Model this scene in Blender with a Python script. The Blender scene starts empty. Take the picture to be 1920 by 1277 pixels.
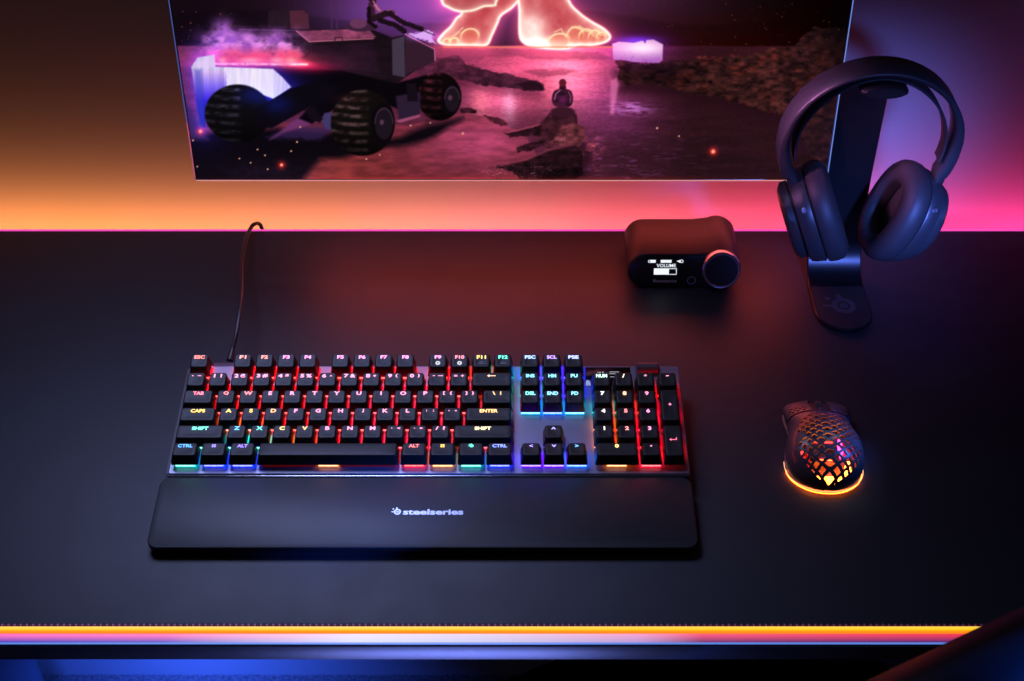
import bpy, bmesh, math, random
import numpy as np
from mathutils import Vector, Matrix
random.seed(7)
S = 0.001                                  # everything below is written in millimetres
sc = bpy.context.scene
COL = sc.collection
R = math.radians

# ------------------------------------------------------------------ camera figures
FPX, PITCH, CAMH = 2537.0, 40.9, 840.0     # focal length in photo pixels, tilt, height over the desk
SP, CP = math.sin(R(PITCH)), math.cos(R(PITCH))
def at(px, py, z=None, Y=None):
    """the point of the place seen at a photo pixel, on the level z or on the upright plane Y (mm)"""
    t = (py - 638.5) / FPX
    if z is not None:
        zc = (CAMH - z) / (SP + t * CP)
    else:
        zc = Y / (CP - t * SP)
    return Vector(((px - 960) / FPX * zc, zc * (CP - t * SP), CAMH - zc * (SP + t * CP)))

# ------------------------------------------------------------------ materials
def lin(c):
    return tuple(((v / 255) / 12.92 if v / 255 <= 0.04045 else ((v / 255 + 0.055) / 1.055) ** 2.4) for v in c)
MATS = {}
def mat(name, base=(0.02, 0.02, 0.02), rough=0.5, metal=0.0, spec=0.5, emit=None, estr=0.0,
        noise=0.0, nscale=300.0, bump=0.0, bscale=900.0, coat=0.0, sheen=0.0):
    if name in MATS: return MATS[name]
    m = bpy.data.materials.new(name); m.use_nodes = True
    nt = m.node_tree; b = nt.nodes['Principled BSDF']
    b.inputs['Base Color'].default_value = (*base, 1)
    b.inputs['Roughness'].default_value = rough
    b.inputs['Metallic'].default_value = metal
    b.inputs['Specular IOR Level'].default_value = spec
    if coat: b.inputs['Coat Weight'].default_value = coat; b.inputs['Coat Roughness'].default_value = 0.15
    if sheen: b.inputs['Sheen Weight'].default_value = sheen
    if emit:
        b.inputs['Emission Color'].default_value = (*emit, 1)
        b.inputs['Emission Strength'].default_value = estr
    if noise or bump:
        tc = nt.nodes.new('ShaderNodeTexCoord')
    if noise:
        n = nt.nodes.new('ShaderNodeTexNoise'); n.inputs['Scale'].default_value = nscale
        n.inputs['Detail'].default_value = 6
        nt.links.new(tc.outputs['Object'], n.inputs['Vector'])
        mr = nt.nodes.new('ShaderNodeMapRange')
        mr.inputs['To Min'].default_value = max(0.02, rough - noise)
        mr.inputs['To Max'].default_value = min(1, rough + noise)
        nt.links.new(n.outputs['Fac'], mr.inputs['Value'])
        nt.links.new(mr.outputs['Result'], b.inputs['Roughness'])
    if bump:
        tc = tc
        n2 = nt.nodes.new('ShaderNodeTexNoise'); n2.inputs['Scale'].default_value = bscale
        n2.inputs['Detail'].default_value = 3
        nt.links.new(tc.outputs['Object'], n2.inputs['Vector'])
        bp = nt.nodes.new('ShaderNodeBump'); bp.inputs['Strength'].default_value = bump
        bp.inputs['Distance'].default_value = 0.0003
        nt.links.new(n2.outputs['Fac'], bp.inputs['Height'])
        nt.links.new(bp.outputs['Normal'], b.inputs['Normal'])
    MATS[name] = m
    return m
def glow(name, c, s):
    """an emitting surface, c in linear values"""
    return mat(name, base=(0.02, 0.02, 0.02), rough=0.4, emit=c, estr=s)

# ------------------------------------------------------------------ objects
def tag(o, label=None, cat=None, group=None, kind=None):
    if label: o['label'] = label
    if cat: o['category'] = cat
    if group: o['group'] = group
    if kind: o['kind'] = kind
    return o
def thing(name, label, cat, loc=(0, 0, 0), rot=(0, 0, 0), group=None):
    o = bpy.data.objects.new(name, None); COL.objects.link(o)
    o.empty_display_size = 0.02
    o.location = Vector(loc) * S; o.rotation_euler = rot
    return tag(o, label, cat, group)
def finish(me, mats, smooth=35):
    for m in (mats if isinstance(mats, (list, tuple)) else [mats]): me.materials.append(m)
    if smooth:
        me.polygons.foreach_set('use_smooth', [True] * len(me.polygons))
        me.set_sharp_from_angle(angle=R(smooth))
    me.update()
    return me
def mesh_obj(name, me, parent=None, M=None):
    o = bpy.data.objects.new(name, me); COL.objects.link(o)
    if parent: o.parent = parent
    if M is not None: o.matrix_local = M
    return o
def T(x, y, z): return Matrix.Translation(Vector((x, y, z)) * S)

class MB:
    """collects vertices and faces (mm); every face keeps a material index"""
    def __init__(s): s.v = []; s.f = []; s.mi = []
    def add(s, v, f, mi=0, M=None):
        k = len(s.v)
        s.v += [tuple(M @ Vector(p)) if M is not None else tuple(p) for p in v]
        s.f += [tuple(i + k for i in q) for q in f]
        s.mi += [mi] * len(f)
    def box(s, x0, x1, y0, y1, z0, z1, mi=0, bev=0.0, seg=2, M=None):
        bm = bmesh.new()
        vs = [bm.verts.new((x, y, z)) for z in (z0, z1) for y in (y0, y1) for x in (x0, x1)]
        for q in ((0, 2, 3, 1), (4, 5, 7, 6), (0, 1, 5, 4), (2, 6, 7, 3), (0, 4, 6, 2), (1, 3, 7, 5)):
            bm.faces.new([vs[i] for i in q])
        if bev:
            bmesh.ops.bevel(bm, geom=list(bm.edges), offset=bev, segments=seg, profile=0.5, affect='EDGES')
        s.bm(bm, mi, M)
    def bm(s, bm, mi=0, M=None):
        bm.verts.index_update()
        s.add([v.co[:] for v in bm.verts], [[v.index for v in f.verts] for f in bm.faces], mi, M)
        bm.free()
    def loft(s, rings, mi=0, cap0=True, cap1=True, M=None, closed=True):
        n = len(rings[0]); v = [p for r in rings for p in r]; f = []
        for a in range(len(rings) - 1):
            for i in range(n if closed else n - 1):
                j = (i + 1) % n
                f.append((a * n + i, a * n + j, (a + 1) * n + j, (a + 1) * n + i))
        if cap0: f.append(tuple(reversed(range(n))))
        if cap1: f.append(tuple((len(rings) - 1) * n + i for i in range(n)))
        s.add(v, f, mi, M)
    def tube(s, pts, r, n=10, mi=0, M=None):
        pts = [Vector(p) for p in pts]; rings = []
        up = Vector((0, 0, 1))
        for i, p in enumerate(pts):
            d = (pts[min(i + 1, len(pts) - 1)] - pts[max(i - 1, 0)]).normalized()
            a = d.cross(up)
            if a.length < 1e-3: a = d.cross(Vector((1, 0, 0)))
            a.normalize(); b = a.cross(d)
            rr = r[i] if isinstance(r, (list, tuple)) else r
            rings.append([p + (a * math.cos(2 * math.pi * k / n) + b * math.sin(2 * math.pi * k / n)) * rr for k in range(n)])
        s.loft(rings, mi, M=M)
    def cyl(s, c, axis, r0, r1, h, n=32, mi=0, prof=None):
        """turned shape along axis; prof is a list of (offset, radius)"""
        axis = Vector(axis).normalized(); a = axis.orthogonal().normalized(); b = axis.cross(a)
        prof = prof or [(0, r0), (h, r1)]; c = Vector(c)
        s.loft([[c + axis * o + (a * math.cos(2 * math.pi * k / n) + b * math.sin(2 * math.pi * k / n)) * max(q, 1e-3)
                 for k in range(n)] for o, q in prof], mi)
    def mesh(s, name, mats, smooth=35):
        me = bpy.data.meshes.new(name)
        me.from_pydata([(a * S, b * S, c * S) for a, b, c in s.v], [], s.f)
        me.polygons.foreach_set('material_index', s.mi)
        bm = bmesh.new(); bm.from_mesh(me)
        bmesh.ops.recalc_face_normals(bm, faces=bm.faces); bm.to_mesh(me); bm.free()
        return finish(me, mats, smooth)
    def build(s, name, mats, parent=None, M=None, smooth=35):
        return mesh_obj(name, s.mesh(name, mats, smooth), parent, M)

def rrect(w, d, r, z, n=5, cx=0, cy=0):
    """ring of a rounded rectangle, counter-clockwise"""
    out = []
    r = min(r, w / 2 - 1e-3, d / 2 - 1e-3)
    for sx, sy, a0 in ((1, 1, 0), (-1, 1, 90), (-1, -1, 180), (1, -1, 270)):
        for k in range(n + 1):
            a = R(a0 + 90 * k / n)
            out.append((cx + sx * (w / 2 - r) + r * math.cos(a), cy + sy * (d / 2 - r) + r * math.sin(a), z))
    return out

_tc = {}
def text_mb(s, w=None, h=None, bold=0.012, ratio=None):
    """lettering as flat shapes centred on the origin, fitted to w x h mm -> (verts, faces)"""
    key = (s, bold)
    if key not in _tc:
        cu = bpy.data.curves.new('txt', 'FONT'); cu.body = s; cu.size = 1; cu.offset = bold
        cu.resolution_u = 4; cu.fill_mode = 'FRONT'
        ob = bpy.data.objects.new('txt', cu); COL.objects.link(ob)
        dg = bpy.context.evaluated_depsgraph_get()
        me = bpy.data.meshes.new_from_object(ob.evaluated_get(dg))
        v = [tuple(p.co) for p in me.vertices]; f = [tuple(q.vertices) for q in me.polygons]
        bpy.data.objects.remove(ob); bpy.data.curves.remove(cu); bpy.data.meshes.remove(me)
        _tc[key] = (v, f)
    v, f = _tc[key]
    xs = [p[0] for p in v]; ys = [p[1] for p in v]
    W, H = max(xs) - min(xs), max(ys) - min(ys); mx, my = (max(xs) + min(xs)) / 2, (max(ys) + min(ys)) / 2
    if w is None: k = h / H; kx = k * (ratio or 1)
    elif h is None: kx = w / W; k = kx
    else: kx = w / W; k = h / H
    return [((p[0] - mx) * kx, (p[1] - my) * k, 0) for p in v], f
def put_text(mb, s, x, y, z, w=None, h=None, bold=0.012, mi=0, M=None, ratio=None):
    v, f = text_mb(s, w, h, bold, ratio)
    mb.add([(p[0] + x, p[1] + y, z) for p in v], f, mi, M)
def ring_flat(mb, x, y, z, r0, r1, n=28, mi=0, M=None):
    v = []; f = []
    for k in range(n):
        a = 2 * math.pi * k / n
        v += [(x + r0 * math.cos(a), y + r0 * math.sin(a), z), (x + r1 * math.cos(a), y + r1 * math.sin(a), z)]
        f.append((2 * k, 2 * k + 1, (2 * k + 3) % (2 * n), (2 * k + 2) % (2 * n)))
    mb.add(v, f, mi, M)
def disc_flat(mb, x, y, z, r, n=24, mi=0, M=None):
    mb.add([(x + r * math.cos(2 * math.pi * k / n), y + r * math.sin(2 * math.pi * k / n), z) for k in range(n)], [tuple(range(n))], mi, M)
def quad_flat(mb, pts, z, mi=0, M=None): mb.add([(a, b, z) for a, b in pts], [tuple(range(len(pts)))], mi, M)
def brand_mark(mb, x, y, z, r, mi=0, M=None):
    """ring with a core and three short arms at its upper left, as on the photographed goods"""
    ring_flat(mb, x, y, z, r * 0.56, r, mi=mi, M=M)
    ring_flat(mb, x, y, z, r * 0.1, r * 0.34, mi=mi, M=M)
    for a, l0, l1, w in ((100, 0.95, 1.55, 0.24), (180, 0.95, 1.75, 0.17)):
        c, s_ = math.cos(R(a)), math.sin(R(a))
        quad_flat(mb, [(x + r * (c * l0 - s_ * w), y + r * (s_ * l0 + c * w)), (x + r * (c * l1 - s_ * w * 0.7), y + r * (s_ * l1 + c * w * 0.7)),
                       (x + r * (c * l1 + s_ * w * 0.7), y + r * (s_ * l1 - c * w * 0.7)), (x + r * (c * l0 + s_ * w), y + r * (s_ * l0 - c * w))], z, mi, M)
    disc_flat(mb, x + r * 1.55 * math.cos(R(141)), y + r * 1.55 * math.sin(R(141)), z, r * 0.24, 10, mi, M)

# ------------------------------------------------------------------ world, camera
w = bpy.data.worlds.new("World"); sc.world = w; w.use_nodes = True
w.node_tree.nodes['Background'].inputs['Color'].default_value = (0.50, 0.40, 0.52, 1)
w.node_tree.nodes['Background'].inputs['Strength'].default_value = 0.024
cam = bpy.data.cameras.new('camera'); co = bpy.data.objects.new('camera', cam); COL.objects.link(co)
co.location = (0, 0, CAMH * S); co.rotation_euler = (R(90 - PITCH), 0, 0)
cam.sensor_width = 36; cam.lens = FPX / 1920 * 36; cam.clip_start = 0.01; cam.clip_end = 50
cam.dof.use_dof = True; cam.dof.focus_distance = 1.13; cam.dof.aperture_fstop = 13
sc.camera = co
sc.view_settings.view_transform = 'Standard'; sc.view_settings.look = 'None'
sc.view_settings.exposure = 0; sc.view_settings.gamma = 1; sc.view_settings.use_curve_mapping = False
sc.cycles.use_denoising = True
try: sc.cycles.denoiser = 'OPENIMAGEDENOISE'
except Exception: pass
sc.cycles.use_light_tree = True
sc.cycles.sample_clamp_indirect = 4; sc.cycles.blur_glossy = 0.5
sc.cycles.max_bounces = 6
# ================================================================== THE SETTING
DW_Y = 1225.0; DESK_BACK = 1148.0; MAT_FRONT = 638.0; FLOOR = -895.0
wm = mat('wall_paint', (0.30, 0.29, 0.30), 0.75, noise=0.05, nscale=60, bump=0.9, bscale=160)
mb = MB(); mb.box(-2600, 2600, DW_Y, DW_Y + 80, FLOOR - 20, 1500); tag(mb.build('wall', wm), kind='structure')
fm = bpy.data.materials.new('carpet'); fm.use_nodes = True
nt = fm.node_tree; b = nt.nodes['Principled BSDF']; b.inputs['Roughness'].default_value = 0.95
tc = nt.nodes.new('ShaderNodeTexCoord'); n = nt.nodes.new('ShaderNodeTexNoise'); n.inputs['Scale'].default_value = 220; n.inputs['Detail'].default_value = 8
nt.links.new(tc.outputs['Object'], n.inputs['Vector'])
cr = nt.nodes.new('ShaderNodeValToRGB'); cr.color_ramp.elements[0].position = 0.3; cr.color_ramp.elements[0].color = (0.07, 0.07, 0.08, 1)
cr.color_ramp.elements[1].position = 0.75; cr.color_ramp.elements[1].color = (0.3, 0.3, 0.32, 1)
nt.links.new(n.outputs['Fac'], cr.inputs['Fac']); nt.links.new(cr.outputs['Color'], b.inputs['Base Color'])
bp = nt.nodes.new('ShaderNodeBump'); bp.inputs['Distance'].default_value = 0.004; nt.links.new(n.outputs['Fac'], bp.inputs['Height']); nt.links.new(bp.outputs['Normal'], b.inputs['Normal'])
mb = MB(); mb.box(-2600, 2600, -1500, DW_Y + 80, FLOOR - 60, FLOOR); tag(mb.build('floor', fm), kind='structure')

# ================================================================== DESK
desk = thing('desk', 'long black desk against the wall with pink light painted along its front edge', 'desk', (0, 640, FLOOR))
DM = T(0, -640, -FLOOR)
desk_black = mat('desk_black', (0.018, 0.019, 0.024), 0.42, noise=0.06, nscale=40)
mb = MB(); mb.box(-1000, 1000, 624.6, DESK_BACK - 2, -23, -5.0, bev=1.2); mb.build('desk_top', desk_black, desk, DM)
# front lip of the desk: the light on it painted as an emitting run of colours
def painted_light_material(name, stops_top, stops_low, z_lo, z_hi, strength):
    m = bpy.data.materials.new(name); m.use_nodes = True; nt = m.node_tree
    b = nt.nodes['Principled BSDF']; b.inputs['Base Color'].default_value = (0.05, 0.05, 0.05, 1)
    tc = nt.nodes.new('ShaderNodeTexCoord'); sx = nt.nodes.new('ShaderNodeSeparateXYZ'); nt.links.new(tc.outputs['Object'], sx.inputs[0])
    mr = nt.nodes.new('ShaderNodeMapRange'); mr.inputs['From Min'].default_value = -0.6; mr.inputs['From Max'].default_value = 0.6
    nt.links.new(sx.outputs['X'], mr.inputs['Value'])
    ramps = []
    for stops in (stops_low, stops_top):
        r = nt.nodes.new('ShaderNodeValToRGB'); el = r.color_ramp.elements
        el[0].position, el[0].color = stops[0][0], (*lin(stops[0][1]), 1)
        el[1].position, el[1].color = stops[-1][0], (*lin(stops[-1][1]), 1)
        for p, c in stops[1:-1]:
            e = el.new(p); e.color = (*lin(c), 1)
        nt.links.new(mr.outputs['Result'], r.inputs['Fac']); ramps.append(r)
    m2 = nt.nodes.new('ShaderNodeMapRange'); m2.inputs['From Min'].default_value = z_lo * S; m2.inputs['From Max'].default_value = z_hi * S
    nt.links.new(sx.outputs['Y'], m2.inputs['Value'])
    mix = nt.nodes.new('ShaderNodeMix'); mix.data_type = 'RGBA'
    nt.links.new(m2.outputs['Result'], mix.inputs['Factor'])
    nt.links.new(ramps[0].outputs['Color'], mix.inputs[6]); nt.links.new(ramps[1].outputs['Color'], mix.inputs[7])
    nt.links.new(mix.outputs[2], b.inputs['Emission Color']); b.inputs['Emission Strength'].default_value = strength
    return m
top_s = [(0.16, (255, 100, 190)), (0.28, (255, 112, 176)), (0.36, (252, 190, 215)), (0.40, (240, 226, 240)), (0.48, (228, 210, 232)), (0.58, (240, 160, 205)), (0.62, (244, 84, 122)), (0.80, (236, 52, 78))]
low_s = [(0.16, (66, 44, 176)), (0.28, (96, 66, 176)), (0.36, (196, 178, 222)), (0.40, (220, 222, 244)), (0.48, (206, 200, 232)), (0.58, (186, 150, 205)), (0.62, (122, 50, 104)), (0.80, (90, 36, 112))]
em = painted_light_material('painted_edge_light', top_s, low_s, 625.4, 631.4, 1.0)
mb = MB(); mb.add([(-1000, 632.8, -3.6), (1000, 632.8, -3.6), (1000, 625.0, -3.6), (-1000, 625.0, -3.6),
                   (-1000, 632.8, -4.9), (1000, 632.8, -4.9), (1000, 625.0, -4.9), (-1000, 625.0, -4.9)],
                  [(0, 3, 2, 1), (3, 7, 6, 2), (0, 1, 5, 4)])
mb.build('painted_edge_band', em, desk, DM)
mb = MB(); mb.box(-1000, 1000, 623.9, 624.9, -4.9, -3.9)
mb.build('trim_glint', glow('trim_glint_blue', lin((95, 140, 235)), 0.9), desk, DM)  # blue glint of the polished trim, painted as an emitting line
mb = MB(); mb.box(-1000, 1000, 623.8, 627, -24, -7.4, bev=0.5)
mb.build('front_panel', mat('panel_dark', (0.03, 0.032, 0.04), 0.38, noise=0.05, nscale=30), desk, DM)
mb = MB()                                  # added unseen shield, keeps the wall strip's light from leaking below
mb.box(-1000, 1000, 1125, 1130, -110, -24); mb.box(-1000, 1000, 1130, DW_Y - 1, -110, -106)
mb.build('leak_shield', mat('shield_black', (0.03, 0.03, 0.035), 0.6), desk, DM)
leg_m = mat('leg_paint', (0.16, 0.16, 0.2), 0.45)
pL = at(52, 1228, Y=700)
pL = at(58, 1240, Y=1094)
pR = at(1726, 1240, Y=960)
for x0, x1 in ((pL.x - 90, pL.x), (pR.x, pR.x + 80)):
    mb = MB(); mb.box(x0, x1, 960 if x0 > 0 else 1094, 1110, FLOOR + 1, -25, bev=3); mb.build('leg', leg_m, desk, DM)
mb = MB(); mb.box(pL.x + 1, pR.x - 1, 1060, 1090, -60, -26, bev=1)
mb.build('cross_bar', mat('bar', (0.02, 0.02, 0.022), 0.5), desk, DM)

# ================================================================== DESK MAT
dm = thing('desk_mat', 'wide black cloth mat covering the desk with glowing orange and pink edges', 'desk mat', (0, 640, -4))
MM = T(0, -640, 4)
cloth = bpy.data.materials.new('mat_cloth'); cloth.use_nodes = True
nt = cloth.node_tree; b = nt.nodes['Principled BSDF']
b.inputs['Base Color'].default_value = (0.020, 0.021, 0.027, 1); b.inputs['Roughness'].default_value = 0.5
tc = nt.nodes.new('ShaderNodeTexCoord')
n = nt.nodes.new('ShaderNodeTexNoise'); n.inputs['Scale'].default_value = 1100; n.inputs['Detail'].default_value = 2
nt.links.new(tc.outputs['Object'], n.inputs['Vector'])
bp = nt.nodes.new('ShaderNodeBump'); bp.inputs['Strength'].default_value = 0.35; bp.inputs['Distance'].default_value = 0.0002
nt.links.new(n.outputs['Fac'], bp.inputs['Height']); nt.links.new(bp.outputs['Normal'], b.inputs['Normal'])
n = nt.nodes.new('ShaderNodeTexNoise'); n.inputs['Scale'].default_value = 14; n.inputs['Detail'].default_value = 9; n.inputs['Roughness'].default_value = 0.7
nt.links.new(tc.outputs['Object'], n.inputs['Vector'])
mr = nt.nodes.new('ShaderNodeMapRange'); mr.inputs['To Min'].default_value = 0.46; mr.inputs['To Max'].default_value = 0.64
nt.links.new(n.outputs['Fac'], mr.inputs['Value']); nt.links.new(mr.outputs['Result'], b.inputs['Roughness'])
mb = MB(); mb.box(-985, 985, MAT_FRONT + 1.2, DESK_BACK - 3, -4, 0, bev=0.8)
mb.build('cloth', cloth, dm, MM)
# stitched hem: a run of small slanted threads
mb = MB(); mb2 = MB(); x = -620.0
mb.box(-985, 985, MAT_FRONT - 0.1, MAT_FRONT + 1.15, -3.6, -0.15)
while x < 620:
    mb2.box(x, x + 1.5, MAT_FRONT - 0.35, MAT_FRONT + 1.25, -1.4, 0.22, bev=0.15, seg=1); x += 4.7
    
mb.build('hem', mat('hem_dark', (0.10, 0.012, 0.015), 0.7), dm, MM)
o = mb2.build('stitching', mat('hem_thread', (0.55, 0.16, 0.38), 0.6), dm, MM)
o['kind'] = 'stuff'
# light guide tube along the front and the back
def tube_prof(yc, zc, ry, rz, a0, a1, n=8):
    return [(yc + ry * math.cos(R(a0 + (a1 - a0) * k / n)), zc + rz * math.sin(R(a0 + (a1 - a0) * k / n))) for k in range(n + 1)]
pr = tube_prof(MAT_FRONT - 0.3, -3.6, 5.0, 3.0, 95, 180)
def tube_mat():
    m = bpy.data.materials.new('tube_amber'); m.use_nodes = True; nt = m.node_tree; b = nt.nodes['Principled BSDF']
    tc = nt.nodes.new('ShaderNodeTexCoord'); sx = nt.nodes.new('ShaderNodeSeparateXYZ'); nt.links.new(tc.outputs['Object'], sx.inputs[0])
    mr = nt.nodes.new('ShaderNodeMapRange'); mr.inputs['From Min'].default_value = (MAT_FRONT - 5.4) * S; mr.inputs['From Max'].default_value = (MAT_FRONT - 0.2) * S
    nt.links.new(sx.outputs['Y'], mr.inputs['Value'])
    r = nt.nodes.new('ShaderNodeValToRGB'); el = r.color_ramp.elements
    el[0].position, el[0].color = 0.0, (*lin((255, 120, 25)), 1)
    el[1].position, el[1].color = 1.0, (*lin((255, 222, 160)), 1)
    e = el.new(0.25); e.color = (*lin((255, 150, 10)), 1)
    e = el.new(0.45); e.color = (*lin((255, 196, 30)), 1)
    e = el.new(0.8); e.color = (*lin((255, 206, 60)), 1)
    nt.links.new(mr.outputs['Result'], r.inputs['Fac']); nt.links.new(r.outputs['Color'], b.inputs['Emission Color'])
    b.inputs['Base Color'].default_value = (0.1, 0.05, 0.02, 1); b.inputs['Emission Strength'].default_value = 1.15
    return m
mb = MB(); n = len(pr)
mb.add([(x, y, z) for x in (-985, 985) for y, z in pr], [(i, i + 1, n + i + 1, n + i) for i in range(n - 1)])
mb.build('front_light_tube', tube_mat(), dm, MM)
mb = MB(); mb.box(-985, 985, DESK_BACK - 2.6, DESK_BACK - 0.6, -3.5, 0.4, bev=0.5)
mb.build('rear_light_tube', glow('tube_pink', lin((238, 70, 178)), 1.15), dm, MM)
# ================================================================== MONITOR
MW, MH, TILT = 600.0, 338.0, 6.6
bc = at(958.3, 339, Y=1070)
mon = thing('monitor', 'wide monitor showing a rover and glowing giant feet by pink water', 'monitor', bc, (R(-TILT) * 1, 0, 0))
mon.rotation_euler = (R(-TILT), 0, 0)
ct, st = math.cos(R(TILT)), math.sin(R(TILT))
def screen_px(u, v):
    """screen point (u right, v up, mm) -> position in the picture it shows"""
    X = bc.x + u; Y = bc.y + v * st; Z = bc.z + v * ct
    dz = CAMH - Z; zc = Y * CP + dz * SP
    return 960 + FPX * X / zc, 638.5 + FPX * (dz * CP - Y * SP) / zc

def vnoise(x, y, seed=0):
    xi = np.floor(x).astype(np.int64); yi = np.floor(y).astype(np.int64); fx = x - xi; fy = y - yi
    fx = fx * fx * (3 - 2 * fx); fy = fy * fy * (3 - 2 * fy)
    def h(a, b):
        k = (a * 374761393 + b * 668265263 + seed * 1442695041) & 0xffffffff
        k = ((k ^ (k >> 13)) * 1274126177) & 0xffffffff
        return ((k ^ (k >> 16)) & 0xffff) / 65535.0
    return (h(xi, yi) * (1 - fx) + h(xi + 1, yi) * fx) * (1 - fy) + (h(xi, yi + 1) * (1 - fx) + h(xi + 1, yi + 1) * fx) * fy
def fbm(x, y, o=4, seed=0):
    s = 0; a = 0.5
    for i in range(o): s = s + a * vnoise(x * 2 ** i, y * 2 ** i, seed + i); a *= 0.5
    return s / (1 - 0.5 ** o)
def sd_poly(X, Y, P):
    P = np.array(P, float); d = np.full(X.shape, 1e9); s = np.zeros(X.shape, bool); n = len(P)
    for i in range(n):
        a = P[i]; b = P[(i + 1) % n]; e = b - a
        t = np.clip(((X - a[0]) * e[0] + (Y - a[1]) * e[1]) / (e @ e + 1e-9), 0, 1)
        d = np.minimum(d, np.hypot(X - a[0] - t * e[0], Y - a[1] - t * e[1]))
        c = ((a[1] > Y) != (b[1] > Y)) & (X < e[0] * (Y - a[1]) / (e[1] if e[1] else 1e-9) + a[0])
        s ^= c
    return np.where(s, -d, d)
def sd_line(X, Y, P, w=0):
    d = np.full(X.shape, 1e9); P = np.array(P, float)
    for a, b in zip(P[:-1], P[1:]):
        e = b - a; t = np.clip(((X - a[0]) * e[0] + (Y - a[1]) * e[1]) / (e @ e + 1e-9), 0, 1)
        d = np.minimum(d, np.hypot(X - a[0] - t * e[0], Y - a[1] - t * e[1]))
    return d - w
def sd_ell(X, Y, cx, cy, rx, ry, ang=0):
    c, s = math.cos(R(ang)), math.sin(R(ang)); x = (X - cx) * c + (Y - cy) * s; y = -(X - cx) * s + (Y - cy) * c
    return (np.hypot(x / rx, y / ry) - 1) * min(rx, ry)
def sm(d, e=1.2): return np.clip(0.5 - d / (2 * e), 0, 1)

def smooth_closed(P, k=4):
    out = []; n = len(P)
    for i in range(n):
        p0, p1, p2, p3 = (np.array(P[(i + j) % n], float) for j in (-1, 0, 1, 2))
        for q in range(k):
            t = q / k
            out.append(tuple(0.5 * ((2 * p1) + (-p0 + p2) * t + (2 * p0 - 5 * p1 + 4 * p2 - p3) * t * t + (-p0 + 3 * p1 - 3 * p2 + p3) * t ** 3)))
    return out

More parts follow.
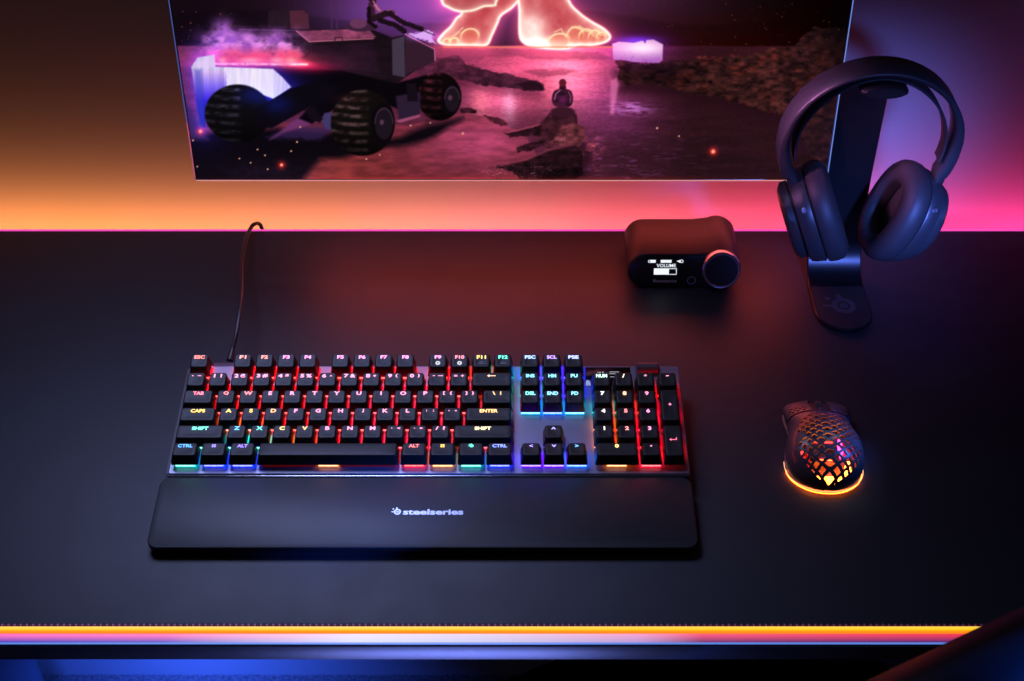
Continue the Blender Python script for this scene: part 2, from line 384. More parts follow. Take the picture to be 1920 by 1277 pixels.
def paint(X, Y):
    """the game picture on the screen, 0-255 colours"""
    I = np.zeros(X.shape + (3,))
    def put(m, c):
        nonlocal I
        c = np.array(c, float) if not isinstance(c, np.ndarray) else c
        I = I * (1 - m[..., None]) + c * m[..., None]
    def addc(m, c):
        nonlocal I
        I = I + m[..., None] * np.array(c, float)
    def g(cx, cy, sx, sy): return np.exp(-((X - cx) / sx) ** 2 - ((Y - cy) / sy) ** 2)
    N1 = fbm(X / 40, Y / 22, 5, 3); N2 = fbm(X / 12, Y / 7, 4, 9); N3 = fbm(X / 90, Y / 10, 4, 21); NF = fbm(X / 4, Y / 3, 3, 5)
    # sky and far hills
    I += np.array([30, 16, 24.]); addc(g(700, 20, 130, 60), (34, 22, 50)); addc(g(860, -10, 220, 100), (80, 40, 92)); addc(g(760, 40, 130, 80), (16, 10, 30)); addc(g(1170, -20, 150, 70), (38, 18, 34))
    addc(g(1350, 90, 240, 60), (22, -4, -14)); addc(g(1600, 40, 200, 300), (-22, -17, -24)); addc(g(330, 120, 150, 200), (-6, -6, -4))
    hill = sm(Y - 0 - (28 + 14 * np.sin(X / 95) + 10 * N1), 3)
    I *= (1 - 0.18 * (1 - hill))[..., None]
    # water
    W = np.zeros_like(I)
    W += np.array([108, 44, 70.])
    wr = np.clip((X - 1090) / 200, 0, 1)[..., None]; W = W * (1 - wr) + np.array([58, 23, 32.]) * wr
    wd = np.clip((Y - 120) / 210, 0, 1)[..., None]; W = W * (1 - 0.42 * wd) + np.array([26, 18, 22.]) * 0.42 * wd
    gl = np.exp(-((X - 1035) / 130) ** 2 - ((Y - 125) / 75) ** 2); W += gl[..., None] * np.array([126, 52, 62.])
    gl = np.exp(-((X - 1065) / 46) ** 2 - ((Y - 140) / 62) ** 2); W += gl[..., None] * np.array([66, 52, 44.])
    gl = np.exp(-((X - 925) / 50) ** 2 - ((Y - 190) / 44) ** 2); W += gl[..., None] * np.array([96, 46, 62.])
    gl = np.exp(-((X - 955) / 13) ** 2 - ((Y - 195) / 34) ** 2); W += gl[..., None] * np.array([40, 60, 60.])
    W += (np.exp(-((X - 900) / 17) ** 2 - ((Y - 192) / 34) ** 2))[..., None] * np.array([40, 30, 20.])
    gl = np.exp(-((X - 1150) / 90) ** 2 - ((Y - 190) / 70) ** 2); W += gl[..., None] * np.array([34, 14, 44.])
    W *= (0.84 + 0.34 * N3)[..., None]
    W *= (0.86 + 0.30 * fbm(X / 5.0, Y / 1.9, 3, 61))[..., None]
    rip = np.clip(fbm(X / 22, Y / 4.5, 4, 40) - 0.56, 0, 1) * np.clip((Y - 235) / 50, 0, 1) * np.exp(-((X - 1160) / 150) ** 2)
    W += rip[..., None] * np.array([150, 90, 190.])
    rip = np.clip(fbm(X / 14, Y / 5, 4, 47) - 0.5, 0, 1) * g(1105, 285, 26, 34); W += rip[..., None] * np.array([420, 190, 170.])
    wm_ = sm(86 + 3 * (N1 - 0.5) - Y, 2); put(wm_, W)
    # sand spits in the far water
    for P in ([(820, 98), (900, 92), (1000, 92), (1120, 98), (1150, 110), (1000, 112), (960, 104), (860, 112)], [(980, 132), (1050, 128), (1085, 132), (1060, 140), (1010, 145)]):
        put(0.55 * sm(sd_poly(X, Y + 6 * (N2 - 0.5), P), 2.5), (118, 48, 76))
    # beach, bottom left
    be = sd_poly(X, Y + 6 * (N1 - .5), [(300, 345), (300, 255), (420, 235), (560, 228), (640, 205), (760, 235), (868, 212), (905, 218), (945, 232), (985, 250), (1010, 300), (1040, 345)])
    bc_ = np.zeros_like(I) + np.array([118, 48, 62.]); bc_ += g(900, 262, 110, 46)[..., None] * np.array([62, 26, 50.]); bc_ += g(640, 325, 130, 60)[..., None] * np.array([20, 8, -6.])
    bc_ *= (0.72 + 0.5 * fbm(X / 26, Y / 7, 5, 15))[..., None]
    put(sm(be, 2), bc_)
    put(sm(sd_poly(X, Y + 12 * (N1 - .5), [(300, 345), (300, 262), (400, 250), (520, 240), (640, 250), (735, 262), (800, 232), (868, 222), (800, 262), (690, 285), (600, 300), (560, 345)]), 7), (14, 9, 17))
    addc(g(500, 322, 120, 24) * (0.4 + N2), (16, 12, 20))
    put(0.75 * sm(sd_poly(X, Y + 8 * (N2 - .5), [(500, 258), (560, 238), (640, 232), (600, 262)]), 5), (62, 40, 88))
    put(0.9 * sm(sd_poly(X, Y, [(505, 262), (552, 225), (585, 205), (615, 222), (560, 240), (530, 250)]), 3), (118, 58, 112))
    put(0.9 * sm(sd_poly(X, Y, [(330, 262), (345, 180), (362, 215), (392, 262)]), 5), (56, 36, 66))
    # far rock spit
    P = [(775, 128), (792, 118), (815, 110), (860, 104), (872, 118), (905, 128), (945, 138), (985, 148), (1010, 152), (1022, 166), (1010, 173), (975, 168), (940, 163), (900, 158), (860, 148), (820, 150), (790, 145)]
    r = sd_poly(X, Y + 9 * (N2 - .5), P); put(0.4 * sm(sd_poly(X, Y - 14, P), 6), (76, 26, 48)); put(sm(r, 1.5), (np.array([66, 30, 46.]) * (0.45 + 1.2 * N2)[..., None]))
    put(0.8 * sm(sd_poly(X, Y + 4 * (N2 - .5), [(965, 158), (1000, 150), (1020, 158), (1018, 170), (990, 168)]), 1.5), (34, 14, 24))
    # rock ridge on the right
    P = [(1153, 112), (1170, 113), (1198, 118), (1238, 119), (1262, 112), (1300, 110), (1340, 106), (1400, 104), (1450, 92), (1495, 82), (1510, 62), (1530, 50), (1560, 52), (1620, 58), (1620, 345), (1540, 345), (1505, 262), (1470, 215), (1430, 208), (1395, 196), (1350, 182), (1300, 176), (1268, 166), (1210, 158), (1168, 156), (1156, 146), (1162, 132)]
    r = sd_poly(X, Y + 12 * (NF - .5) + 7 * (N2 - .5), P)
    rc = np.array([64, 34, 26.]) * (0.15 + 1.9 * np.clip(N2 * 1.1 - 0.12, 0, 1))[..., None]
    rc += np.clip(fbm(X / 22, Y / 12, 4, 77) - 0.52, 0, 1)[..., None] * np.array([270, 70, 46.]) * (g(1370, 130, 170, 45) + 0.8 * g(1550, 260, 60, 50) + 0.3)[..., None]
    rc *= 0.62 * (0.55 + 0.45 * np.clip((1560 - X) / 120, 0, 1))[..., None]
    rc = rc * (1 - 0.75 * g(1230, 135, 80, 30))[..., None] + np.array([20, 9, 13.]) * (0.4 + N2 * 1.3)[..., None]
    put(0.85 * sm(sd_poly(X, Y - 22, P), 14), np.array([44, 17, 26.])); put(sm(r, 1.6), rc)
    put(0.85 * g(1590, 40, 42, 60), (6, 3, 5))
    # light block beyond the ridge
    addc(g(1195, 88, 62, 26), (44, 4, 86)); addc(g(1195, 76, 40, 8), (50, 40, 140))
    P = [(1148, 82), (1160, 78), (1176, 79), (1188, 80), (1205, 76), (1210, 81), (1212, 75), (1225, 74), (1243, 83), (1242, 113), (1235, 118), (1180, 116), (1150, 112)]
    c = np.array([205, 150, 205.]) + g(1205, 90, 40, 14)[..., None] * np.array([60, 85, 50.]) - (np.clip((Y - 92) / 30, 0, 1) * (0.35 + NF))[..., None] * np.array([40, 65, 20.])
    put(sm(sd_poly(X, Y, P), 1.3) * sm(sd_poly(X, Y, [(1140, 60), (1250, 60), (1250, 120), (1200, 119), (1168, 112), (1140, 112)]), 1), c)
    put(0.75 * sm(sd_poly(X, Y, [(1145, 150), (1156, 146), (1160, 158), (1150, 214), (1144, 214)]), 3), (218, 118, 168))
    addc(g(1185, 203, 36, 12) * np.clip(3.4 * (fbm(X / 13, Y / 3, 3, 60) - 0.38), 0, 1), (92, 76, 120))
    # the glowing feet
    glowR = (238, 118, 108); rim = (255, 232, 205)
    shapes = [
        [(828, -60), (828, 0), (842, 14), (862, 21), (886, 20), (908, 12), (928, 10), (932, 0), (960, -60)],
        [(868, 18), (856, 34), (845, 50), (832, 62), (822, 76), (834, 83), (862, 84), (886, 84), (912, 84), (922, 66), (932, 44), (940, 28), (962, 12), (974, -10), (960, -60), (880, -60)],
        [(974, -60), (974, 20), (974, 62), (980, 78), (996, 86), (1022, 90), (1060, 91), (1086, 84), (1112, 84), (1136, 78), (1144, 68), (1132, 54), (1108, 40), (1086, 24), (1066, 0), (1052, -60)]]
    tot = np.full(X.shape, 1e9)
    for i, P in enumerate([shapes[1], shapes[0], shapes[2]]):
        d = sd_poly(X, Y, smooth_closed(P)); tot = np.minimum(tot, d)
        f = np.array([196, 74, 84.]) + (0.75 * np.exp(-np.abs(d) / 9) + 0.5 * np.clip(fbm(X / 16, Y / 20, 4, 55) - 0.35, 0, 1) + 0.25 * np.clip((Y - 30) / 60, 0, 1))[..., None] * np.array([70, 110, 96.])
        if i == 2: f = f + (g(1000, 55, 26, 40) + g(1035, 84, 60, 12))[..., None] * np.array([60, 130, 116.])
        if i == 1: f = f * 0.9
        put(sm(d, 1.3), f)
        e = np.exp(-(d / 2.5) ** 2); put(0.86 * e, rim); addc(0.6 * np.exp(-np.abs(d) / 7) * (d < 0), (40, 84, 74))
    for cx, cy, rx, ry, a in ((881, 68, 17, 14, -15), (851, 77, 8, 6, -10), (838, 77, 6, 5, -10), (1048, 77, 20, 14, -10), (1079, 66, 15, 16, 35), (1098, 68, 12, 14, 35), (1114, 68, 10, 12, 35), (1127, 69, 8, 9, 35)):
        d = sd_ell(X, Y, cx, cy, rx, ry, a); put(0.45 * sm(d, 3), (236, 112, 88)); up = np.clip((cy + 4 - Y) / (ry * 1.1) + 0.35, 0.12, 1); put(0.75 * up * np.exp(-(d / 1.7) ** 2), (255, 216, 170)); addc(0.6 * up * np.exp(-np.abs(d) / 4.5), (30, 66, 46))
    for P in ([(868, 52), (850, 66), (838, 74)], [(862, 60), (846, 72)], [(1060, 68), (1052, 54), (1040, 60)], [(1086, 48), (1108, 62), (1122, 72)], [(1072, 50), (1098, 58), (1134, 66)]):
        put(0.8 * np.exp(-(sd_line(X, Y, P) / 1.3) ** 2), (255, 214, 170))
    halo = np.exp(-np.clip(tot, 0, 1e9) / 16) * (tot > 0); addc(halo, (110, 40, 44))
    halo = np.exp(-np.clip(tot, 0, 1e9) / 60) * (tot > 0); addc(halo, (26, 8, 22))
    put(0.85 * sm(np.abs(Y - 88 - 2 * (N2 - .5)) - 1.4, 1.5) * (X > 830) * (X < 1150), (255, 142, 112))
    # rider and rover
    dk = np.array([26, 15, 28.])
    hull = [(447, 54), (520, 55), (560, 56), (690, 52), (735, 70), (772, 62), (815, 92), (816, 114), (785, 128), (742, 158), (700, 150), (640, 142), (580, 136), (545, 128), (500, 126), (448, 118)]
    put(sm(sd_poly(X, Y, hull), 1.4), (np.array([38, 22, 34.]) * (0.55 + 0.8 * N1)[..., None]))
    addc(sm(sd_poly(X, Y, [(585, 82), (700, 76), (712, 140), (650, 134), (590, 122)]), 6), (10, 4, 10)); put(0.7 * sm(np.abs(sd_poly(X, Y, [(586, 84), (702, 78), (735, 92), (735, 140), (640, 130), (590, 118)])) - .4, .9), (22, 12, 20)); put(0.6 * np.exp(-(sd_line(X, Y, [(447, 55), (556, 57)]) / 1.3) ** 2), (110, 72, 140)); put(sm(sd_poly(X, Y, [(556, 58), (690, 53), (705, 70), (580, 78)]), 1.5), (np.array([150, 74, 108.]) * (0.65 + 0.6 * N2)[..., None]))
    put(0.8 * np.exp(-(sd_line(X, Y, [(556, 58), (580, 78), (700, 72)]) / 1.2) ** 2), (214, 124, 150))
    put(sm(sd_poly(X, Y, [(735, 74), (758, 68), (760, 145), (736, 140)]), 1.2), (74, 62, 80)); put(sm(sd_poly(X, Y, [(760, 66), (816, 93), (816, 114), (760, 140)]), 1.2), (60, 34, 52))
    put(0.9 * np.exp(-(sd_line(X, Y, [(760, 64), (815, 92), (816, 113)]) / 1.2) ** 2), (214, 116, 170))
    put(sm(sd_poly(X, Y, [(502, 54), (503, 24), (510, 19), (568, 19), (578, 27), (580, 54)]), 1.2), (46, 28, 42)); put(sm(sd_poly(X, Y, [(545, 54), (543, 20), (568, 19), (578, 27), (580, 54)]), 1.2), (88, 44, 62))
    for x0 in (621, 631): put(0.9 * sm(sd_line(X, Y, [(x0, -30), (x0 + 1, 57)], 1.2), 0.8), (84, 50, 92))
    put(sm(sd_ell(X, Y, 676, 50, 27, 9), 1), (70, 40, 66)); put(sm(sd_ell(X, Y, 672, 44, 16, 9), 1), (112, 62, 98))
    put(sm(np.abs(sd_poly(X, Y, [(628, 70), (642, 70), (642, 94), (634, 98), (628, 92)])) - .8, 1), (40, 24, 36))
    und = [(455, 118), (560, 130), (640, 132), (742, 156), (800, 140), (812, 160), (760, 210), (700, 185), (640, 195), (585, 232), (560, 222), (600, 180), (560, 165), (505, 205), (470, 190), (520, 140)]
    put(sm(sd_poly(X, Y, und), 2), (11, 7, 14))
    addc(g(580, 126, 46, 10), (120, 6, 34))
    # smoke and flame over the side tank
    smk = np.clip(fbm(X / 26, Y / 18, 5, 33) * 1.9 - 0.55, 0, 1)
    smk = np.clip(smk * 1.5 + 0.12, 0, 1); pl = np.exp(-((X - 470) / 92) ** 4) * np.clip((Y - 46) / 22, 0, 1) * np.clip((124 - Y) / 18, 0, 1) * np.clip(1.5 - (X - 500) / 70, 0, 1)
    put(np.clip(pl * (0.25 + 0.75 * smk) * 0.92, 0, 1), np.stack([170 + 40 * np.clip((Y - 80) / 40, 0, 1), 96 + 0 * Y, 196 - 66 * np.clip((Y - 80) / 40, 0, 1)], -1))
    put(np.clip(g(420, 62, 20, 24) * smk * 1.3, 0, 1), (178, 106, 208)); hz = np.clip(fbm(X / 16, Y / 12, 5, 37) * 2.4 - 0.75, 0, 1); put(np.clip(1.1 * hz * (g(415, 85, 34, 24) + g(480, 84, 40, 22) + g(538, 84, 26, 24)), 0, 1), (232, 150, 226)); put(np.clip(1.15 * hz * (g(420, 104, 34, 14) + g(480, 106, 50, 12) + g(540, 104, 30, 12)), 0, 1), (250, 104, 138))
    fl = g(475, 112, 96, 15) * (0.55 + 1.0 * fbm(X / 12, Y / 10, 4, 71)); put(np.clip(fl, 0, 0.95), (238, 72, 96))
    for cx, sx in ((417, 8), (470, 22), (520, 14), (546, 10)): put(0.8 * g(cx, 113, sx, 6), (255, 162, 150))
    put(np.clip(1.3 * np.exp(-((Y - 119.5 - 0.006 * (X - 400)) / 2.1) ** 2) * sm(np.abs(X - 489) - 88, 3), 0, 1) * (0.35 + 0.65 * np.clip(fbm(X / 9, Y / 3, 3, 99) * 2.4 - 0.7, 0, 1)), (255, 170, 158))
    addc(g(562, 120, 26, 6), (170, 60, 70))
    # falling curtain of light
    P = [(359, 125), (370, 108), (402, 102), (403, 122), (404, 125), (512, 129), (530, 145), (546, 163), (513, 185), (478, 172), (430, 160), (400, 178), (388, 205), (384, 240), (376, 235), (368, 190)]
    d = sd_poly(X, Y, P); addc(np.exp(-np.clip(d, 0, 999) / 22), (26, 22, 120))
    st_ = fbm(X / 3.2, Y / 60, 3, 88)
    c = np.stack([222 - 175 * np.clip((Y - 135) / 60, 0, 1) * (X < 425) - 30 * np.clip((X - 500) / 40, 0, 1), 212 - 165 * np.clip((Y - 128) / 60, 0, 1) * (X < 425) - 30 * np.clip((X - 500) / 40, 0, 1), 250 - 60 * np.clip((Y - 160) / 80, 0, 1)], -1)
    c = c * (0.86 + 0.2 * st_)[..., None] + (X > 420)[..., None] * 22 * np.array([1, 1, 1.])
    put(sm(d, 1.4), np.clip(c, 0, 250)); put(0.6 * sm(sd_poly(X, Y, [(364, 118), (386, 110), (402, 103), (404, 126), (368, 126)]), 2), (236, 206, 250))
    put(0.5 * sm(sd_poly(X, Y, [(364, 130), (378, 130), (386, 250), (372, 236)]), 4), (70, 70, 190))
    addc(g(792, 68, 24, 7), (130, 90, 190)); put(sm(sd_poly(X, Y + 7 * (NF - .5), [(764, 64), (785, 62), (800, 57), (812, 60), (810, 70), (818, 82), (800, 76), (780, 70)]), 1.3), (226, 176, 246))
    # wheels
    def wheel(cx, cy, rx, ry, hx, hy, hrx, hry, face, lit):
        body = sm(sd_ell(X, Y, cx, cy, rx, ry), 1.6)
        tread = 0.5 + 0.5 * np.sin((Y - cy + 0.10 * (X - cx) ** 2 / rx) / 4.9 * math.pi * 0.62)
        side = np.clip((face - X) / 8, 0, 1)
        c = np.array(lit, float) * (0.22 + (0.75 * np.clip(tread * 1.5 - 0.35, 0, 1) * (0.5 + N2))[..., None] * side[..., None] * 0.8 * np.clip(2.2 * N2 - 0.5, 0.1, 1)[..., None]) * (1 - 0.6 * np.clip((Y - cy) / ry, 0, 1))[..., None]
        put(body, c)
        put(sm(sd_ell(X, Y, hx, hy, hrx * 1.45, hry * 1.35), 3) * body, (13, 8, 13))
        put(sm(sd_ell(X, Y, hx, hy, hrx, hry), 1.3), (34, 24, 36)); put(0.6 * np.exp(-(sd_ell(X, Y, hx, hy, hrx, hry) / 1.2) ** 2) * (Y < hy), (92, 62, 86))
        put(sm(sd_ell(X, Y, hx - 4, hy - 3, 4, 5), 1), (92, 60, 80))
    wheel(824, 181, 41, 45, 848, 186, 14, 23, 832, (84, 36, 48))
    wheel(446, 212, 62, 54, 505, 215, 1, 1, 456, (74, 66, 84))
    addc(g(478, 178, 30, 17), (8, 14, 74))
    put(sm(sd_poly(X, Y, [(478, 205), (545, 166), (600, 150), (640, 165), (600, 190), (510, 240), (482, 238)]), 1.5), (15, 11, 22)); addc(g(520, 195, 26, 18), (4, 12, 60))
    put(sm(sd_poly(X, Y, [(608, 212), (640, 208), (640, 244), (612, 242), (603, 228)]), 1.5), (74, 62, 112)); put(sm(sd_poly(X, Y, [(570, 206), (588, 200), (606, 222), (600, 230), (584, 224)]), 1.5), (24, 16, 26))
    put(sm(sd_poly(X, Y, [(742, 180), (788, 172), (788, 215), (748, 224)]), 2), (50, 34, 58)); put(sm(sd_poly(X, Y, [(762, 156), (780, 156), (784, 190), (764, 190)]), 1.5), (26, 16, 28))
    put(0.8 * sm(sd_poly(X, Y, [(742, 226), (788, 214), (788, 219), (750, 230)]), 1.5), (176, 92, 130))
    wheel(680, 230, 60, 62, 720, 232, 17, 29, 694, (92, 70, 70))
    addc(0.6 * g(650, 185, 30, 10), (30, 12, 14))
    # rider lounging on the roof
    for P, w_, c in (([(696, 10), (700, 34)], 6, (70, 34, 56)), ([(700, 4), (708, 16), (716, 24)], 3.5, (150, 80, 116)), ([(694, -6), (700, 2)], 6, (58, 28, 42)), ([(702, 34), (722, 26), (735, 24)], 6, (46, 24, 38)),
                     ([(728, 24), (744, 34), (756, 42), (790, 54)], 4.5, (40, 20, 34)), ([(712, 38), (740, 46), (758, 58)], 5, (34, 18, 30)), ([(692, 16), (692, 40), (704, 50)], 4, (30, 14, 26))):
        put(sm(sd_line(X, Y, P, w_ * 1.0) + 2.5 * (NF - .5), 1.3), c)
    put(0.7 * np.exp(-(sd_line(X, Y, [(700, 2), (708, 16), (712, 19)]) / 1.5) ** 2), (234, 150, 186)); put(0.5 * np.exp(-(sd_line(X, Y, [(726, 20), (735, 18), (744, 28)]) / 1.3) ** 2), (190, 110, 140))
    put(0.9 * sm(sd_line(X, Y, [(756, 42), (815, 66)], 0.8), 0.8), (32, 16, 28))
    # foreground rocks and the sitting figure
    def rock(P, c, k=1.0):
        d = sd_poly(X, Y + 7 * (N2 - .5) + 3 * (NF - .5), P); put(sm(d, 1.3), np.array(c, float) * (0.35 + 1.25 * N2)[..., None] * k)
    put(0.55 * sm(sd_poly(X, Y, [(1090, 262), (1110, 285), (1100, 335), (1060, 338), (1070, 290)]), 6), (34, 14, 24))
    rock([(905, 215), (935, 220), (955, 234), (940, 236), (918, 226)], (88, 36, 50)); rock([(862, 204), (880, 202), (894, 206), (893, 213), (866, 212)], (62, 26, 40))
    rock([(1000, 245), (1030, 212), (1070, 205), (1082, 215), (1085, 262), (1060, 282), (1020, 276)], (72, 32, 44))
    rock([(944, 250), (975, 244), (1012, 234), (1014, 252), (990, 256), (955, 256)], (52, 22, 34)); put(0.6 * np.exp(-(sd_line(X, Y, [(950, 249), (978, 242), (1012, 233)]) / 1.4) ** 2), (190, 84, 112))
    rock([(1035, 265), (1050, 240), (1076, 231), (1094, 236), (1097, 255), (1088, 274), (1056, 278)], (104, 50, 58)); rock([(968, 278), (990, 268), (1018, 262), (1020, 274), (985, 284), (970, 286)], (52, 22, 34))
    rock([(930, 312), (985, 300), (1020, 284), (1075, 270), (1092, 284), (1092, 310), (1060, 330), (990, 345), (960, 322)], (44, 20, 28)); put(0.6 * np.exp(-(sd_line(X, Y, [(940, 310), (990, 298), (1030, 280), (1074, 271)]) / 2.6) ** 2), (150, 64, 88))
    rock([(1010, 330), (1040, 316), (1092, 312), (1094, 326), (1060, 345), (1015, 345)], (26, 12, 18))
    gr = np.clip(fbm(X / 3.0, Y / 2.4, 3, 90) - 0.60, 0, 1) * (g(935, 322, 28, 13) + g(1005, 318, 36, 14) + 0.8 * g(1002, 333, 24, 6) + 0.6 * g(988, 258, 10, 5) + 0.6 * g(1050, 262, 20, 14)); addc(np.clip(gr * 4, 0, 1), (90, 70, 76))
    put(sm(sd_ell(X, Y, 1055, 210, 23, 10), 1.5), (66, 28, 46))
    put(sm(sd_poly(X, Y, smooth_closed([(1046, 167), (1064, 167), (1073, 174), (1074, 190), (1067, 200), (1043, 200), (1035, 190), (1037, 174)])), 1.3), np.array([66, 26, 48.]) * (0.5 + N2)[..., None]); put(sm(sd_poly(X, Y, [(1049, 160), (1061, 160), (1062, 168), (1048, 168)]), 1), (56, 20, 36)); put(sm(sd_ell(X, Y, 1055, 155, 7, 7.5), 1), (104, 30, 46))
    put(0.7 * np.exp(-(sd_line(X, Y, [(1040, 186), (1042, 176), (1050, 169)]) / 1.2) ** 2), (206, 130, 190)); put(0.6 * np.exp(-(sd_line(X, Y, [(1069, 192), (1070, 180), (1066, 172)]) / 1.2) ** 2), (196, 104, 160)); addc(g(1055, 186, 9, 8) * (N2), (46, 10, 50))
    # glow along the lower edge, sparks
    addc(np.exp(-np.abs(Y - 338) / 2.6) * np.clip((X - 560) / 200, 0, 1) * np.clip((1360 - X) / 200, 0, 1), (150, 26, 4)); addc(np.exp(-np.abs(Y - 338) / 3.5), (44, 6, 4))
    rg = random.Random(11)
    sp = [(376, 246, 2.6), (1337, 284, 3.2), (528, 309, 2.4), (449, 297, 1.3), (497, 291, 1.4), (483, 280, 1.4), (557, 266, 1.6), (546, 283, 1.4), (563, 238, 1.5), (868, 250, 2.0), (770, 235, 1.5), (1232, 240, 1.8), (1273, 255, 1.4), (687, 298, 1.4), (807, 230, 1.3), (370, 312, 1.4), (362, 263, 1.6), (712, 290, 1.3), (470, 305, 1.3), (502, 317, 1.4)]
    sp += [(rg.uniform(330, 460), rg.uniform(15, 120), rg.uniform(0.6, 1.2)) for _ in range(34)] + [(rg.uniform(1170, 1590), rg.uniform(4, 110), rg.uniform(0.6, 1.1)) for _ in range(60)] + [(rg.uniform(900, 1150), rg.uniform(86, 100), 0.8) for _ in range(8)]
    for x0, y0, r0 in sp:
        put(np.clip(1.2 * np.exp(-((X - x0) ** 2 + (Y - y0) ** 2) / (r0 * r0 * 1.0)), 0, 1) * min(1, r0 / 1.4 + 0.15), (236, 176, 150) if r0 > 1.25 else (112, 66, 46))
        if r0 > 2.2: addc(np.exp(-((X - x0) ** 2 + (Y - y0) ** 2) / 60), (150, 20, 10))
    I = 255 * np.clip(I / 255, 0, None) ** 1.12
    return np.clip(I, 0, 255)

NU = 860
vs_ = np.concatenate([np.arange(0, 214, 0.62), np.linspace(214, MH - 3, 40)]); us_ = np.linspace(-MW / 2 + 2.2, MW / 2 - 2.2, NU)
vs_ = 2.2 + vs_ * ((MH - 4.4) / vs_[-1])
U, V = np.meshgrid(us_, vs_); PX, PY = screen_px(U, V)
img = paint(PX, PY) / 255.0
img = np.where(img <= 0.04045, img / 12.92, ((img + 0.055) / 1.055) ** 2.4)
nv, nu = U.shape
co_ = np.zeros((nv * nu, 3), np.float32); co_[:, 0] = (U * S).ravel(); co_[:, 1] = -0.35 * S; co_[:, 2] = (V * S).ravel()
idx = np.arange(nv * nu).reshape(nv, nu)
F = np.stack([idx[:-1, :-1], idx[:-1, 1:], idx[1:, 1:], idx[1:, :-1]], -1).reshape(-1, 4)
me = bpy.data.meshes.new('screen'); me.vertices.add(nv * nu); me.vertices.foreach_set('co', co_.ravel())
me.loops.add(F.size); me.loops.foreach_set('vertex_index', F.ravel().astype(np.int32))
me.polygons.add(len(F)); me.polygons.foreach_set('loop_start', np.arange(0, F.size, 4, dtype=np.int32)); me.polygons.foreach_set('loop_total', np.full(len(F), 4, np.int32))
me.update(calc_edges=True); me.validate()
ca = me.color_attributes.new('picture', 'FLOAT_COLOR', 'POINT')
ca.data.foreach_set('color', np.concatenate([img.reshape(-1, 3), np.ones((nv * nu, 1))], 1).astype(np.float32).ravel())
smt = bpy.data.materials.new('lit_screen'); smt.use_nodes = True; nt = smt.node_tree; b = nt.nodes['Principled BSDF']
at_ = nt.nodes.new('ShaderNodeAttribute'); at_.attribute_name = 'picture'
nt.links.new(at_.outputs['Color'], b.inputs['Emission Color']); b.inputs['Emission Strength'].default_value = 1.0
b.inputs['Base Color'].default_value = (0.001, 0.001, 0.001, 1); b.inputs['Roughness'].default_value = 0.6; b.inputs['Specular IOR Level'].default_value = 0.05
me.materials.append(smt)
mesh_obj('screen', me, mon)
mb = MB()                                   # slim metal rim round the panel
rimm = mat('rim_metal', (0.75, 0.76, 0.8), 0.28, metal=1.0)
for x0, x1, z0, z1 in ((-MW / 2, MW / 2, 0, 1.9), (-MW / 2, MW / 2, MH - 1.9, MH), (-MW / 2, -MW / 2 + 1.7, 1.95, MH - 1.95), (MW / 2 - 1.7, MW / 2, 1.95, MH - 1.95)):
    mb.box(x0, x1, -0.9, 9, z0, z1, bev=0.45)
mb.build('bezel', rimm, mon)
def edge(x0, x1, z0, z1, nm, c, s_):  # reflections on the metal rim, painted as thin emitting lines
    mb = MB(); mb.box(x0, x1, -1.1, -0.95, z0, z1); mb.build('painted_rim_shine', glow(nm, lin(c), s_), mon, smooth=0)
edge(-MW / 2 + 1, MW / 2 - 1, 0.2, 1.3, 'rim_shine_peach', (240, 158, 158), 0.85)
edge(-MW / 2 + 0.2, -MW / 2 + 1.0, 1.4, 60, 'rim_shine_pink', (205, 110, 150), 0.7); edge(-MW / 2 + 0.2, -MW / 2 + 1.0, 60.2, MH - 2, 'rim_shine_blue', (74, 96, 176), 0.8)
edge(MW / 2 - 1.1, MW / 2 - 0.2, 1.4, MH - 2, 'rim_shine_sky', (110, 146, 235), 0.9)
mb = MB(); mb.box(-MW / 2 + 1.7, MW / 2 - 1.7, 0, 8, 1.9, MH - 1.9); mb.box(-180, 180, 8, 26, 40, 260, bev=8)
bk = mat('case_black', (0.03, 0.03, 0.033), 0.5); mb.build('back_case', bk, mon)
mb = MB(); mb.box(-45, 45, 26, 34, 120, 210, bev=3); mb.box(-22, 22, 34, 96, 150, 190, bev=4); mb.build('wall_mount', bk, mon)
# ================================================================== KEYBOARD
KT = 7.1; KW, KD = 436.7, 119.0
kx = -288.5; kf = at(309.4, 889, z=20)
kb = thing('keyboard', 'full size black keyboard with rainbow lit keys behind the wrist rest', 'keyboard', (kx, kf.y, 20), (R(KT), 0, 0))
alu = mat('frame_alu', (0.22, 0.22, 0.28), 0.36, metal=0.5, noise=0.05, nscale=25)
plast = mat('kb_plastic', (0.012, 0.012, 0.014), 0.5)
mb = MB()                                   # top plate with a lit-catching front chamfer, and the dark tub under it
OX0, OX1, OY0, OY1 = 356, 398, 98, 117.5    # window of the small display
plate = [(0, 0), (KW, 0)]
mb.loft([rrect(KW - 2.4, KD, 2, -3.2, cx=KW / 2 + 1.2, cy=KD / 2), rrect(KW - 2.4, KD, 2, -0.8, cx=KW / 2 + 1.2, cy=KD / 2), rrect(KW - 4.0, KD - 1.6, 1.6, 0, cx=KW / 2 + 1.2, cy=KD / 2)])
mb.build('top_plate', alu, kb, smooth=30)
mb = MB(); mb.loft([rrect(KW - 8, KD - 2, 4, -17.5, cx=KW / 2, cy=KD / 2 + 1), rrect(KW - 1, KD - 0.4, 4, -10, cx=KW / 2, cy=KD / 2), rrect(KW - 0.2, KD - 0.2, 3, -3.3, cx=KW / 2, cy=KD / 2), rrect(KW - 0.6, KD - 0.8, 3, -1.6, cx=KW / 2, cy=KD / 2)])
mb.build('case', plast, kb)
for x in (20, KW - 60):
    mb = MB(); mb.box(x, x + 40, KD - 14, KD - 6, -33.2, -17.6, bev=1); mb.build('foot', plast, kb, M=None)
